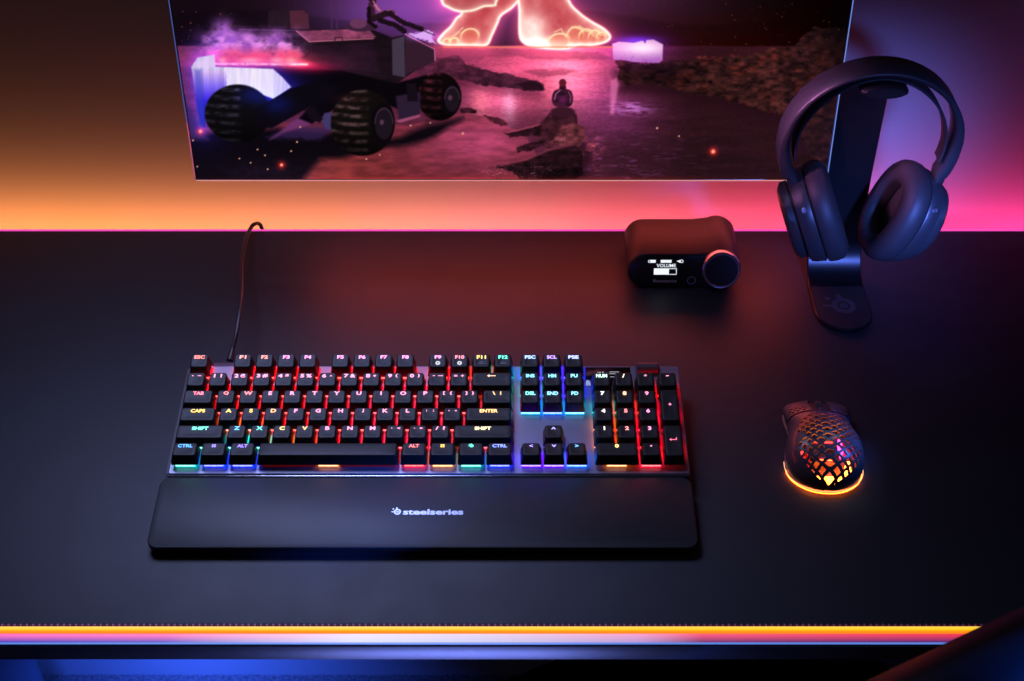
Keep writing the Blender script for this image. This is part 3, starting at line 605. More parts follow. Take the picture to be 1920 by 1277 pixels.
mb = MB(); mb.box(0.5, KW - 0.5, -0.2 - 0.9, -0.2, -2.9, -1.2, bev=0.2)
mb.build('front_chamfer', mat('chamfer_bright', (0.85, 0.86, 0.95), 0.22, metal=1.0), kb)

RED, PINK, ORG, YEL, TEAL, CYAN, BLUE, VIO, AZ, AMB = ((1, .001, .004), (1, .001, .022), (1, .07, .0), (1, .30, .0), (.0, .75, .56), (.0, .50, .95), (.004, .03, 1), (.12, .004, 1), (.0, .14, 1), (1, .22, .0))
def whiten(c, k): return tuple(v * (1 - k) + k for v in c)
def led(c):
    n = 'led_%02d_%02d_%02d' % tuple(int(v * 99) for v in c)
    s = {YEL: 6, AMB: 6, ORG: 8, TEAL: 5, CYAN: 6, BLUE: 16, VIO: 14, AZ: 14}.get(c, 12)
    return [glow(n + '_body', c, s), glow(n + '_bar', whiten(c, {RED: .12, PINK: .14}.get(c, .2)), 3.2), glow(n + '_skirt', c, {YEL: 1.0, AMB: .9, TEAL: 1.1, CYAN: 1.2}.get(c, 2.2))]
def legm(c): return glow('legend_%03d_%03d_%03d' % c, lin(c), 2.2)
capm = mat('keycap', (0.021, 0.0185, 0.015), 0.46, spec=0.32, noise=0.08, nscale=500, bump=0.12, bscale=2500)
PINKT = (255, 150, 190)
# rows from the front; each key: x in units, width, legend, legend colour, glow colour
rows = {}
rows[0] = [(0, 1.25, 'CTRL', (90, 170, 255), TEAL), (1.25, 1.25, '#win', (150, 130, 255), BLUE), (2.5, 1.25, 'ALT', (150, 120, 255), BLUE), (3.75, 6.25, '#space', (255, 205, 90), AMB),
           (10, 1.25, 'ALT', (255, 120, 120), RED), (11.25, 1.25, '#win', (255, 205, 90), YEL), (12.5, 1.25, '#mark', (110, 255, 215), TEAL), (13.75, 1.25, 'CTRL', (130, 150, 255), BLUE),
           (15.25, 1, '<', (180, 140, 255), VIO), (16.25, 1, '#down', (170, 150, 255), VIO), (17.25, 1, '>', (110, 180, 255), AZ), (18.5, 2, '0', (255, 215, 130), AMB), (20.5, 1, '.', (255, 150, 200), PINK)]
zc_ = [((100, 190, 255), TEAL), ((110, 240, 225), TEAL), ((255, 225, 120), AMB), ((255, 190, 110), ORG)] + [(PINKT, RED)] * 2 + [(PINKT, PINK)] * 4
rows[1] = [(0, 2.25, 'SHIFT', (120, 255, 215), TEAL)] + [(2.25 + i, 1, t, *zc_[i]) for i, t in enumerate(['Z', 'X', 'C', 'V', 'B', 'N', 'M', ',  <', '.  >', '/ ?'])] + [(12.25, 2.75, 'SHIFT', (255, 235, 180), RED),
           (16.25, 1, '^', (170, 150, 235), None), (18.5, 1, '1', (255, 245, 240), AMB), (19.5, 1, '2', (255, 150, 150), RED), (20.5, 1, '3', (255, 150, 200), PINK), (21.5, 1, '#enter', (255, 110, 150), RED)]
ac = [((255, 215, 90), ORG), ((255, 205, 90), ORG), ((255, 180, 110), RED)] + [(PINKT, RED)] * 3 + [(PINKT, PINK)] * 5
rows[2] = [(0, 1.75, 'CAPS', (255, 205, 80), ORG)] + [(1.75 + i, 1, t, *ac[i]) for i, t in enumerate(['A', 'S', 'D', 'F', 'G', 'H', 'J', 'K', 'L', ';  :', "'  \""])] + [(12.75, 2.25, 'ENTER', (255, 195, 120), RED),
           (18.5, 1, '4', (255, 235, 235), YEL), (19.5, 1, '5', (255, 140, 140), RED), (20.5, 1, '6', (255, 150, 200), PINK)]
rows[3] = [(0, 1.5, 'TAB', (255, 120, 140), RED)] + [(1.5 + i, 1, t, (255, 130, 130) if i < 2 else PINKT, RED if i < 5 else PINK) for i, t in enumerate(['Q', 'W', 'E', 'R', 'T', 'Y', 'U', 'I', 'O', 'P', '[  {', ']  }'])] + [(13.5, 1.5, '\\   |', (255, 195, 120), RED),
           (15.25, 1, 'DEL', (130, 240, 235), CYAN), (16.25, 1, 'END', (140, 220, 255), AZ), (17.25, 1, 'PD', (130, 225, 245), CYAN), (18.5, 1, '7', (245, 250, 255), TEAL), (19.5, 1, '8', (255, 195, 150), ORG), (20.5, 1, '9', (255, 140, 180), PINK), (21.5, 1, '+', (255, 130, 180), PINK)]
rows[4] = [(i, 1, t, PINKT, RED if i < 6 else PINK) for i, t in enumerate(['`  ~', '1  !', '2 @', '3 #', '4 $', '5 %', '6 ^', '7 &', '8  *', '9  (', '0  )', '-  _', '=  +'])] + [(13, 2, '#back', (255, 200, 160), ORG),
           (15.25, 1, 'INS', (130, 215, 255), TEAL), (16.25, 1, 'HM', (130, 215, 255), VIO), (17.25, 1, 'PU', (140, 225, 255), BLUE), (18.5, 1, 'NUM', (200, 255, 240), None), (19.5, 1, '/', (255, 225, 190), None), (20.5, 1, '*', (255, 170, 205), None), (21.5, 1, '-', (255, 150, 200), RED)]
rows[5] = [(0, 1, 'ESC', (255, 130, 110), RED)] + [(x, 1, 'F%d' % (i + 1), (255, 150, 130) if i < 2 else ((255, 150, 215) if i < 9 else ((255, 140, 160), (255, 210, 110), (110, 255, 220))[i - 9]), (RED if i < 9 else (RED, ORG, TEAL)[i - 9]))
           for i, x in enumerate([2, 3, 4, 5, 6.5, 7.5, 8.5, 9.5, 11, 12, 13, 14])] + [(15.25, 1, 'PSC', (170, 200, 255), AZ), (16.25, 1, 'SCL', (195, 150, 255), VIO), (17.25, 1, 'PSE', (180, 190, 255), BLUE)]
rowv = [14.6 + 18.75 * k for k in range(5)] + [14.6 + 18.75 * 4 + 21.0]
tiltk = [4, 1, -1, -3, -6, -7.5]; hk = [8.8, 8.5, 8.6, 9.2, 10.2, 10.8]
X0 = 4.4; UN = 19.05
_caps = {}
def cap_mesh(wu, du, row):
    k = (wu, du, row)
    if k in _caps: return _caps[k]
    W, D, H = wu * UN - 1.1, du * 18.75 - 1.1, hk[row]
    sl = math.tan(R(tiltk[row]))           # slope of the top towards the typist
    mb = MB(); sy = 1.2                    # the top sits a little towards the back
    def ring(w_, d_, r, z, y0=0, tilt=False, dish=0.0):
        out = []
        for x, y, zz in rrect(w_, d_, r, z, n=4, cy=y0):
            out.append((x, y, z - ((y - y0) * sl if tilt else 0) ))
        return out
    wt, dt = W - 4.0, D - 4.3
    rings = [ring(W, D, 1.5, 0), ring(W - 0.4, D - 0.4, 1.7, 1.4, 0.05), ring(W - 2.6, D - 2.6, 2.0, H * 0.62, sy * 0.6, True), ring(wt + 0.5, dt + 0.5, 2.0, H - 0.7, sy, True), ring(wt - 0.1, dt - 0.1, 2.0, H - 0.18, sy, True), ring(wt - 1.4, dt - 1.4, 1.7, H - 0.02, sy, True)]
    mb.loft(rings[:], cap0=True, cap1=False)
    # dished top, a small grid of slightly lower points
    inner = rings[-1]; n = len(inner); k0 = len(mb.v) - n
    prev = list(range(k0, k0 + n))
    for fr, dz in ((0.66, -0.28), (0.33, -0.42)):
        k1 = len(mb.v)
        for x, y, z in inner:
            mb.v.append((x * fr if wu < 1.3 else x * (1 - (1 - fr) * 0.5), sy + (y - sy) * fr, H - ((y - sy) * fr) * sl - 0.02 + (dz if wu < 3 else -dz * 0.5)))
        for i in range(n):
            mb.f.append((prev[i], prev[(i + 1) % n], k1 + (i + 1) % n, k1 + i)); mb.mi.append(0)
        prev = list(range(k1, k1 + n))
    mb.f.append(tuple(prev)); mb.mi.append(0)
    _caps[k] = mb.mesh('keycap', capm, 50)
    return _caps[k]
_sw = {}
def switch_mesh(wu, c, du=1):
    k = (wu, c, du)
    if k in _sw: return _sw[k]
    mb = MB(); mb.box(-8.0, 8.0, -6.6, 7.6, 0.05, 4.7, 0); mb.box(-8.0, 8.0, -7.0, -6.62, 0.05, 4.6, 2)
    for x0, x1, z0 in ((-8.0, -2.4, 1.35), (-2.2, 2.2, 1.1), (2.4, 8.0, 1.35)):
        mb.box(x0, x1, -7.55, -7.05, z0 + .5, 3.5, 1, bev=0.25, seg=1)
    _sw[k] = mb.mesh('switch', led(c), 0)
    return _sw[k]
def legend(t, mb, wu):
    if t == '#win':
        for sx in (-1, 1):
            for sy in (-1, 1):
                quad_flat(mb, [(sx * 0.2, sy * 0.2), (sx * 1.6, sy * 0.2), (sx * 1.6, sy * 1.6), (sx * 0.2, sy * 1.6)][::sx * sy], 0)
    elif t == '#mark': brand_mark(mb, 0.4, 0, 0, 1.6)
    elif t == '#space': quad_flat(mb, [(-6.2, -0.55), (6.2, -0.55), (6.2, 0.4), (-6.2, 0.4)], 0)
    elif t == '#back': quad_flat(mb, [(-2.6, -0.35), (3.2, -0.35), (3.2, 0.35), (-2.6, 0.35)], 0); quad_flat(mb, [(-4.2, 0), (-2.2, -1.4), (-2.2, 1.4)], 0)
    elif t == '#enter':
        quad_flat(mb, [(-2, -0.3), (2.9, -0.3), (2.9, 0.3), (-2, 0.3)], 0); quad_flat(mb, [(2.3, 0.3), (2.9, 0.3), (2.9, 2.2), (2.3, 2.2)], 0); quad_flat(mb, [(-3.4, 0), (-1.6, -1.3), (-1.6, 1.3)], 0)
    elif t == '#down': v, f = text_mb('^', 4.0, 2.4, 0.03); mb.add([(p[0], -p[1], 0) for p in v], [q[::-1] for q in f])
    elif t in '<>': put_text(mb, t, 0, 0, 0, 3.0, 3.0, 0.03)
    elif t == '^': put_text(mb, t, 0, 0, 0, 4.0, 2.4, 0.03)
    elif t == '.': disc_flat(mb, 0, 0, 0, 0.75, 10)
    elif t == '-': quad_flat(mb, [(-1.2, -0.4), (1.2, -0.4), (1.2, 0.4), (-1.2, 0.4)], 0)
    elif t in '+*': put_text(mb, t, 0, 0, 0, 2.6, 2.6, 0.03)
    elif len(t) == 1: v, f = text_mb(t, None, 3.9, 0.036, 1.25); mb.add(v, f)
    elif t[0] == 'F' and t[1:].isdigit(): put_text(mb, t, 0, 0, 0, 5.8 if len(t) == 2 else 8.0, 3.6, 0.036)
    elif ' ' in t: 
        a, b_ = t.split()
        for s_, x_ in ((a, -2.9), (b_, 2.9)):
            v, f = text_mb(s_, None, 3.7, 0.036, 1.15) if s_.isalnum() or s_ in '@#$%&()[]{}/\\|?!' else text_mb(s_, None, {'`': 1.1, '~': 1.0, ',': 1.2, '.': 0.8, '-': 0.7, '_': 0.6, '=': 1.5, "'": 1.2, '"': 1.2, '^': 1.4}.get(s_, 2.2), 0.025)
            xs = [p[0] for p in v]; W_ = max(xs) - min(xs); kx_ = min(1.3, 4.6 / W_)
            mb.add([(p[0] * kx_ + x_, p[1], 0) for p in v], f)
    else: put_text(mb, t, 0, 0, 0, {'CTRL': 11.5, 'SHIFT': 13, 'CAPS': 11.5, 'TAB': 8.6, 'ALT': 8.2, 'ENTER': 14.5, 'ESC': 8.6, 'PSC': 8.8, 'SCL': 8.2, 'PSE': 8.6, 'INS': 7, 'HM': 6.4, 'PU': 5.6, 'DEL': 8, 'END': 8.8, 'PD': 5.6, 'NUM': 9}.get(t, 8) * 1.06, 3.6, 0.036)
ncap = 0
for r in sorted(rows):
    for (x, wu, t, lc, gc) in rows[r]:
        du = 2 if (x == 21.5 and r in (1, 3)) else 1
        cx = X0 + (x + wu / 2) * UN; cy = rowv[r]; vr = r
        if du == 2: cy = (rowv[r] + rowv[r - 1]) / 2 if r == 1 else (rowv[2] + rowv[3]) / 2
        nm = 'space_bar' if t == '#space' else ('keycap' if wu < 1.2 and du == 1 else 'wide_keycap')
        c = mesh_obj(nm, cap_mesh(wu, du, vr), kb, T(cx, cy, 4.8))
        H = hk[vr]; sl = math.tan(R(tiltk[vr]))
        dt = du * 18.75 - 5.9; ly = 1.2 + (dt / 2 - 2.9 if t not in ('#enter', '+') else 0) - (0.6 if t == '#space' else 0)
        if t in ('#enter', '+'): ly = 2.0
        if r == 1 and wu > 1.2 or (r == 2 and wu > 1.2): ly -= 0.1
        mb = MB(); legend(t, mb, wu)
        Ml = T(0, ly, H + 0.06 - (ly - 1.2) * sl) @ Matrix.Rotation(-R(tiltk[vr]), 4, 'X')
        xo = 0
        if t == 'NUM': pass
        if mb.v:
            lo = mb.build('legend', legm(lc), c, Ml, smooth=0)
        if r == 5 and t in ('F9', 'F10', 'F11', 'F12'):
            mb = MB()
            if t in ('F9', 'F10'):
                ring_flat(mb, 0, 0, 0, 0.7, 2.1, 20); 
                icm = glow('icon_white', (0.75, 0.75, 0.8), 1.0)
            else:
                for k in range(5):
                    a = R(30 + 30 * k); quad_flat(mb, [(math.cos(a) * 1.2 - .25, math.sin(a) * 1.0), (math.cos(a) * 1.2 + .25, math.sin(a) * 1.0), (math.cos(a) * 2.3 + .25, math.sin(a) * 1.9), (math.cos(a) * 2.3 - .25, math.sin(a) * 1.9)], 0)
                quad_flat(mb, [(-2.6, -0.6), (2.6, -0.6), (2.6, -0.1), (-2.6, -0.1)], 0)
                icm = mat('icon_grey', (0.45, 0.46, 0.48), 0.5)
            mb.build('icon', icm, c, T(0, ly - 6.0, H + 0.09 - (ly - 6.0 - 1.2) * sl - 0.3) @ Matrix.Rotation(-R(tiltk[vr]), 4, 'X'), smooth=0)
        if gc:
            sy = 0
            mesh_obj('switch', switch_mesh(wu, gc), c, T(0, -0.6 if du == 1 else 0, -4.75))
        ncap += 1
# red glow under the space bar, painted in as dim emitting strips
mb = MB(); mb.box(X0 + 3.95 * UN, X0 + 6.3 * UN, rowv[0] - 7, rowv[0] + 6, 0.1, 1.6); mb.box(X0 + 7.4 * UN, X0 + 9.8 * UN, rowv[0] - 7, rowv[0] + 6, 0.1, 1.6)
mb.build('space_bar_glow', glow('under_glow_red', (1, .004, .006), 0.07), kb, smooth=0)
# small display, roller and button
mb = MB(); mb.box(X0 + 18.32 * UN, X0 + 20.42 * UN, 95.5, 117.0, 0.02, 0.5, bev=0.1)
dp = mb.build('display', mat('oled_glass', (0.004, 0.006, 0.005), 0.08), kb)
mb = MB(); cxd = X0 + 19.55 * UN
def frame_flat(mb, x0, x1, y0, y1, w_, z, M=None, mi=0):
    for a, b, c, d in ((x0, x1, y0, y0 + w_), (x0, x1, y1 - w_, y1), (x0, x0 + w_, y0 + w_, y1 - w_), (x1 - w_, x1, y0 + w_, y1 - w_)):
        quad_flat(mb, [(a, c), (b, c), (b, d), (a, d)], z, mi, M)
frame_flat(mb, cxd - 2.5, cxd + 14.5, 105.5, 109.5, 0.45, 0.56)
quad_flat(mb, [(cxd - 2, 111.2), (cxd + 6.5, 111.2), (cxd + 6.5, 111.7), (cxd - 2, 111.7)], 0.56)
for k, (a, l) in enumerate(((0, 4), (35, 4), (-35, 4), (70, 3), (-70, 3))):
    px_, py_ = cxd - 10 + 1.2 * k - 2.4, 109.2
    quad_flat(mb, [(px_, py_), (px_ + .5, py_), (px_ + .5 + 1.2 * math.sin(R(a)), py_ + 2.4), (px_ + 1.2 * math.sin(R(a)), py_ + 2.4)], 0.56)
quad_flat(mb, [(cxd - 15, 108.2), (cxd - 6, 108.2), (cxd - 6, 108.8), (cxd - 15, 108.8)], 0.56)
mb.build('display_graphics', glow('oled_white', (0.62, 0.66, 0.66), 1.0), dp, smooth=0)
rx0, rx1 = X0 + 20.72 * UN, X0 + 21.72 * UN
mb = MB(); mb.box(rx0 - 1, rx1 + 1, 106.5, KD - 0.3, 0.02, 0.4, bev=0.1); mb.build('roller_slot', mat('slot_black', (0.003, 0.003, 0.003), 0.6), kb)
mb = MB(); mb.cyl((rx0, 115.6, -0.4), (1, 0, 0), 0, 0, 0, 32, prof=[(0, 5.0), (0.6, 5.8), (rx1 - rx0 - 0.6, 5.8), (rx1 - rx0, 5.0)])
mb.build('volume_roller', mat('roller_rubber', (0.03, 0.03, 0.033), 0.4, bump=0.5, bscale=3000), kb)
mb = MB(); mb.box(X0 + 20.9 * UN, X0 + 21.7 * UN, 99.5, 104.8, 0.02, 1.0, bev=0.5); mb.build('media_button', alu, kb)
# cable, from the back of the case over the rear edge of the desk
cm = mat('cable_rubber', (0.012, 0.012, 0.016), 0.45)
pts_px = [(431, 676, 26), (436, 655, 30), (444, 622, 38), (450, 580, 44), (453, 540, 42), (453, 500, 34), (457, 466, 24), (464, 441, 15), (470, 428, 10)]
pts = [at(a, b, z=c) for a, b, c in pts_px]
pl = pts[-1]; pts += [Vector((pl.x + 3, pl.y + 9, 9)), Vector((pl.x + 7, pl.y + 19, -2)), Vector((pl.x + 8, pl.y + 22, -40)), Vector((pl.x + 8, pl.y + 22, -100))]
def spline(P, k=6):
    out = []
    for i in range(len(P) - 1):
        p0, p1, p2, p3 = P[max(i - 1, 0)], P[i], P[i + 1], P[min(i + 2, len(P) - 1)]
        for q in range(k):
            t = q / k; out.append(0.5 * ((2 * p1) + (p2 - p0) * t + (2 * p0 - 5 * p1 + 4 * p2 - p3) * t * t + (3 * p1 - p0 - 3 * p2 + p3) * t ** 3))
    out.append(P[-1]); return out
mb = MB(); mb.tube(spline([Vector(p) for p in pts]), 2.0, 10)
inv = Matrix.Rotation(R(-KT), 4, 'X') @ T(-kx, -kf.y, -20)
mb.build('cable', cm, kb, inv)
mb = MB(); p0, p1 = Vector(pts[0]), Vector(pts[1])
mb.tube([p0 + (p1 - p0) * k / 8 for k in range(9)], [3.4, 3.0, 3.3, 2.8, 3.1, 2.6, 2.9, 2.4, 2.5], 12)
mb.build('cable_grip', cm, kb, inv)
mb = MB(); g0 = at(424, 686, z=34)
mb.box(pts[0].x - 12, pts[0].x + 8, kf.y + KD - 3, kf.y + KD + 6, 22, 33, bev=1.5); mb.build('cable_port', mat('port_grey', (0.08, 0.08, 0.12), 0.4), kb, inv)

# ================================================================== WRIST REST
WW = 440.4; wy0, wy1 = 705.2, kf.y - 0.8; wcx = (-292.2 + 149.4) / 2
wr = thing('wrist_rest', 'long smooth black wrist rest along the front of the keyboard', 'wrist rest', (wcx, (wy0 + wy1) / 2, 0))
D_ = wy1 - wy0
rub = mat('rest_rubber', (0.020, 0.021, 0.023), 0.50, noise=0.03, nscale=30, bump=0.08, bscale=2500)
mb = MB(); mb.loft([rrect(WW - 1.0, D_ - 1.0, 9, 5.0), rrect(WW, D_, 9, 5.8), rrect(WW, D_, 9, 10.0), rrect(WW - 0.6, D_ - 0.6, 8.7, 10.7), rrect(WW - 1.8, D_ - 1.8, 8.2, 11.0)])
PM = T(0, -D_ / 2, 11) @ Matrix.Rotation(R(5.6), 4, 'X') @ T(0, D_ / 2, -11)
mb.build('pad', rub, wr, PM, smooth=50)
mb = MB(); mb.loft([rrect(WW - 14, D_ - 12, 8, 0.3), rrect(WW - 6, D_ - 5, 9, 4.9)])
mb.build('base', mat('rest_base', (0.008, 0.008, 0.01), 0.4), wr)
lx = (at(735, 958, z=15).x - wcx); ly = at(735, 958.5, z=15).y - (wy0 + wy1) / 2
mb = MB(); brand_mark(mb, lx + 4.4, ly, 11.06, 2.9); put_text(mb, 'steelseries', lx + 9 + 24.5, ly - 0.1, 11.06, 49, 5.6, 0.03)
mb.build('lettering', mat('gloss_print', (0.36, 0.38, 0.46), 0.3, metal=0.5), wr, PM, smooth=0)
# ================================================================== VOLUME BOX (small desktop amplifier)
PXM = 1.893; FY = 1049.5; TF = R(17)
ax = (1280 - 960) / PXM
amp = thing('desktop_amplifier', 'small black box with round volume knob and lit display beside the headphones', 'amplifier', (ax, FY, 0))
AM = T(-ax, -FY, 0)
def outline(inset=0.0):
    P = []; r = 17.5 - inset; cx, cz = 114 + 17.5, 17.5
    for k in range(15): a = R(270 - 180 * k / 14); P.append((cx + r * math.cos(a), cz + r * math.sin(a)))
    P += [(150, 35 - inset), (176, 35 - inset), (184, 35.2 - inset), (190, 36.0 - inset)]
    r = 19.6 - inset; cx, cz = 206, 19.6
    for k in range(19): a = R(120 - 210 * k / 18); P.append((cx + r * math.cos(a), cz + r * math.sin(a)))
    P += [(180, inset), (150, inset)]
    return P
body_m = mat('amp_case', (0.03, 0.03, 0.032), 0.5, metal=0.0, spec=0.2, noise=0.03, nscale=40)
def slant(P, dy): return [(x, FY + dy + h * math.sin(TF) * 1.0, h * math.cos(TF) + 0.4) for x, h in P]
mb = MB()
rr = [slant(outline(1.2), 0.0), slant(outline(0.3), 0.5), slant(outline(0), 1.6)]
sc_ = 1.08
back = [(x, FY + 62, h * sc_ + 0.4 - 0.0) for x, h in outline(0)]; back2 = [(x, FY + 67, h * sc_ + 0.4) for x, h in outline(2.4)]
mb.loft(rr + [back, back2]); mb.build('case', body_m, amp, AM, smooth=40)
FM = AM @ Matrix.Translation(Vector((0, (FY - 0.1), 0.4)) * S) @ Matrix.Rotation(R(90) - TF, 4, 'X')
# local plane: x to the right, y up the slanted face, z towards the viewer
glassm = mat('amp_glass', (0.018, 0.028, 0.026), 0.24)
mb = MB(); mb.loft([[(x, h, 0) for x, h in outline(1.7)], [(x, h, 0.7) for x, h in outline(1.9)], [(x, h, 0.95) for x, h in outline(2.5)]])
gp = mb.build('front_panel', glassm, amp, FM, smooth=30)
def fx(px): return (px - 960) / PXM
def fy(py): return (538.5 - py) / 1.775
mb = MB(); z = 1.0
put_text(mb, 'VOLUME', fx(1247.5), fy(496.3), z, 19, 3.6, 0.012)
frame_flat(mb, fx(1225), fx(1267.5), fy(513.3), fy(501.6), 0.6, z); quad_flat(mb, [(fx(1225.6), fy(512.9)), (fx(1253), fy(512.9)), (fx(1253), fy(502.2)), (fx(1225.6), fy(502.2))], z + 0.02)
for a, b_ in ((1217.5, 1227.5), (1237, 1257)):
    quad_flat(mb, [(fx(a), fy(491)), (fx(b_), fy(491)), (fx(b_), fy(485.8)), (fx(a), fy(485.8))], z)
ring_flat(mb, fx(1216), fy(488.4), z, 0.9, 1.5, 14); ring_flat(mb, fx(1276), fy(488.4), z, 1.1, 1.7, 14)
quad_flat(mb, [(fx(1267), fy(489)), (fx(1270), fy(489)), (fx(1270), fy(487.4)), (fx(1267), fy(487.4))], z)
quad_flat(mb, [(fx(1270), fy(490)), (fx(1274), fy(491)), (fx(1274), fy(485.6)), (fx(1270), fy(486.8))], z + 0.02)
mb.build('display_graphics', glow('amp_white', (0.85, 0.9, 1.0), 1.1), gp, T(0, 0, 0), smooth=0)
mb = MB(); brand_mark(mb, fx(1227.5), fy(525), z, 1.5); put_text(mb, 'steelseries', fx(1249.5), fy(525), z, 20, 3.2, 0.012)
mb.build('lettering', mat('amp_print', (0.8, 0.85, 1.0), 0.4), gp, T(0, 0, 0), smooth=0)
mb = MB(); ring_flat(mb, 0, 0, 0.06, 3.5, 4.2, 28)
mb.build('round_button', [mat('btn_ring', (0.42, 0.46, 0.52), 0.4)], amp, FM @ T(fx(1296), fy(524.2), 1.0), smooth=0)
mb = MB(); mb.cyl((0, 0, 0), (0, 0, 1), 0, 0, 0, 64, prof=[(0.2, 18.2), (1.0, 19.2), (8, 19.2), (9.2, 18.6), (9.6, 17.9), (9.3, 17.0), (8.9, 16.4)])
kn = mb.build('volume_knob', mat('knob_metal', (0.42, 0.44, 0.5), 0.25, metal=0.9), amp, FM @ T(fx(1349.5) - 0.4, 21.6, 0.6), smooth=30)
mb = MB(); disc_flat(mb, 0, 0, 9.1, 16.35, 48); mb.build('knob_face', mat('knob_face', (0.010, 0.016, 0.020), 0.35), kn, smooth=0)
mb = MB(); ring_flat(mb, 0, 0, 9.35, 16.3, 16.95, 64); mb.build('knob_ring', mat('knob_ring', (0.7, 0.72, 0.8), 0.25, metal=1.0), kn, smooth=0)

# ================================================================== HEADPHONE STAND
SX = 321.0
stand = thing('headphone_stand', 'dark curved headphone stand with a rounded foot and round emblem', 'headphone stand', (SX, 1030, 0))
SM = T(-SX, -1030, 0)
std = mat('stand_metal', (0.004, 0.004, 0.005), 0.34, metal=0.0, noise=0.03, nscale=30)
prof = []                                   # (Y, z, half width) along the strip
for k in range(13): prof.append((980 + 27.5 * (1 - math.cos(R(90 * k / 12))), 4.0, max(0.6, 27.5 * math.sin(R(90 * k / 12)))))
prof += [(1025, 4.0, 27.5), (1045, 4.0, 27.5)]
for k in range(1, 11): a = R(90 * k / 10); prof.append((1045 + 30 * math.sin(a), 4.0 + 30 * (1 - math.cos(a)), 27.5 - 1.5 * k / 10))
prof += [(1076, 50, 25), (1077, 75, 23.2), (1078, 110, 22.2), (1078, 160, 22), (1078, 219, 22)]
rings = []
for i, (y, z, hw) in enumerate(prof):
    a = prof[max(i - 1, 0)]; b_ = prof[min(i + 1, len(prof) - 1)]; d = Vector((0, b_[0] - a[0], b_[1] - a[1])).normalized(); nrm = Vector((0, -d.z, d.y))
    th = 3.4 if z < 30 else 6.0
    c = Vector((SX, y, z)); e = min(1.0, hw * 0.4)
    rings.append([c + Vector((-hw + e, 0, 0)), c + Vector((hw - e, 0, 0)), c + Vector((hw, 0, 0)) - nrm * e, c + Vector((hw, 0, 0)) - nrm * (th - e), c + Vector((hw - e, 0, 0)) - nrm * th,
                  c + Vector((-hw + e, 0, 0)) - nrm * th, c + Vector((-hw, 0, 0)) - nrm * (th - e), c + Vector((-hw, 0, 0)) - nrm * e])
mb = MB(); mb.loft(rings); mb.build('frame', std, stand, SM, smooth=40)
mb = MB(); P = []
for k in range(25): a = R(180 + 180 * k / 24); P.append((SX + 25.6 * math.cos(a), 1007.5 + 25.6 * math.sin(a)))
P += [(SX + 25.6, 1046), (SX - 25.6, 1046)]
mb.loft([[(x, y, 4.02) for x, y in P], [(x, y, 4.5) for x, y in P]])
fp = mb.build('foot_pad', mat('foot_rubber', (0.012, 0.015, 0.016), 0.6, bump=0.2, bscale=1500), stand, SM, smooth=0)
mb = MB(); e0 = at(1582, 573, z=4.6); brand_mark(mb, e0.x, e0.y, 4.56, 11.5)
mb.build('emblem', mat('emblem_grey', (0.045, 0.052, 0.058), 0.45), fp, smooth=0)
HY = 1030.0
cz0 = at(1629, 262, Y=HY); HX = SX - 2; HZ = cz0.z - 3.5; BR = 80.0
mb = MB(); top = HZ + 68.5
mb.box(SX - 12, SX + 12, 1040, 1076, top - 16, top - 8, bev=3)
mb.loft([[(SX - 1 + 21 * math.cos(2 * math.pi * k / 32) * q, y, top - 9 + (6 if math.sin(2 * math.pi * k / 32) > 0 else 6) * math.sin(2 * math.pi * k / 32) * q) for k in range(32)] for y, q in ((1014, 0.82), (1016, 0.95), (1019, 1), (1046, 1), (1050, 0.9))])
mb.build('cradle', mat('cradle_rubber', (0.012, 0.016, 0.018), 0.5), stand, SM, smooth=40)

# ================================================================== HEADPHONES
hp = thing('headphones', 'black over ear headphones hanging on the stand', 'headphones', (HX, HY, HZ))
HM = T(-HX, -HY, -HZ)
shell_m = mat('phone_shell', (0.03, 0.031, 0.036), 0.42, spec=0.7, noise=0.04, nscale=60)
soft_m = mat('phone_leather', (0.028, 0.028, 0.032), 0.54, bump=0.25, bscale=1200, noise=0.05, nscale=200)
def strap(path, hw, th, mb, e=1.0, mi=0):
    """path of (x, z, half width); a band that follows it, broad along Y"""
    rings = []
    for i, q in enumerate(path):
        x, z = q[0], q[1]; h = q[2] if len(q) > 2 else hw; t_ = q[3] if len(q) > 3 else th
        a = path[max(i - 1, 0)]; b_ = path[min(i + 1, len(path) - 1)]; d = Vector((b_[0] - a[0], 0, b_[1] - a[1])).normalized(); nn = Vector((-d.z, 0, d.x))
        c = Vector((x, HY, z)); Yv = Vector((0, 1, 0)); t2 = t_ / 2
        rings.append([c + nn * t2 + Yv * (h - e), c + nn * t2 * 1.15, c + nn * t2 - Yv * (h - e), c + nn * (t2 - e) - Yv * h, c - nn * (t2 - e) - Yv * h, c - nn * t2 - Yv * (h - e), c - nn * t2 + Yv * (h - e), c - nn * (t2 - e) + Yv * h, c + nn * (t2 - e) + Yv * h])
    mb.loft(rings, mi)
def arcp(rx, rz, a0, a1, n, dz=0, hw=None, th=None):
    out = []
    for k in range(n + 1):
        a = a0 + (a1 - a0) * k / n; q = (HX + rx * math.cos(R(a)), HZ + dz + rz * math.sin(R(a)))
        if hw: q += (hw(a),)
        if th: q += (th(a),)
        out.append(q)
    return out
mb = MB(); hwf = lambda a: 9.5 + 6.0 * max(0, math.sin(R(min(max(a, 0), 180)))) ** 0.6 if 0 < a < 180 else 9.5
thf = lambda a: 5.0 + 6.0 * min(1, max(0, (abs(a - 90) - 48) / 50)) ** 1.3
band = []
for k in range(65):
    a = -24 + 228 * k / 64; t_ = thf(a); band.append((HX + (81.5 - t_ / 2) * math.cos(R(a)), HZ + (79.5 - t_ / 2) * math.sin(R(a)), hwf(a), t_))
strap(band, 13, 5.4, mb, 1.4)
hb = mb.build('headband', shell_m, hp, HM, smooth=50)
mb = MB()
pth = []
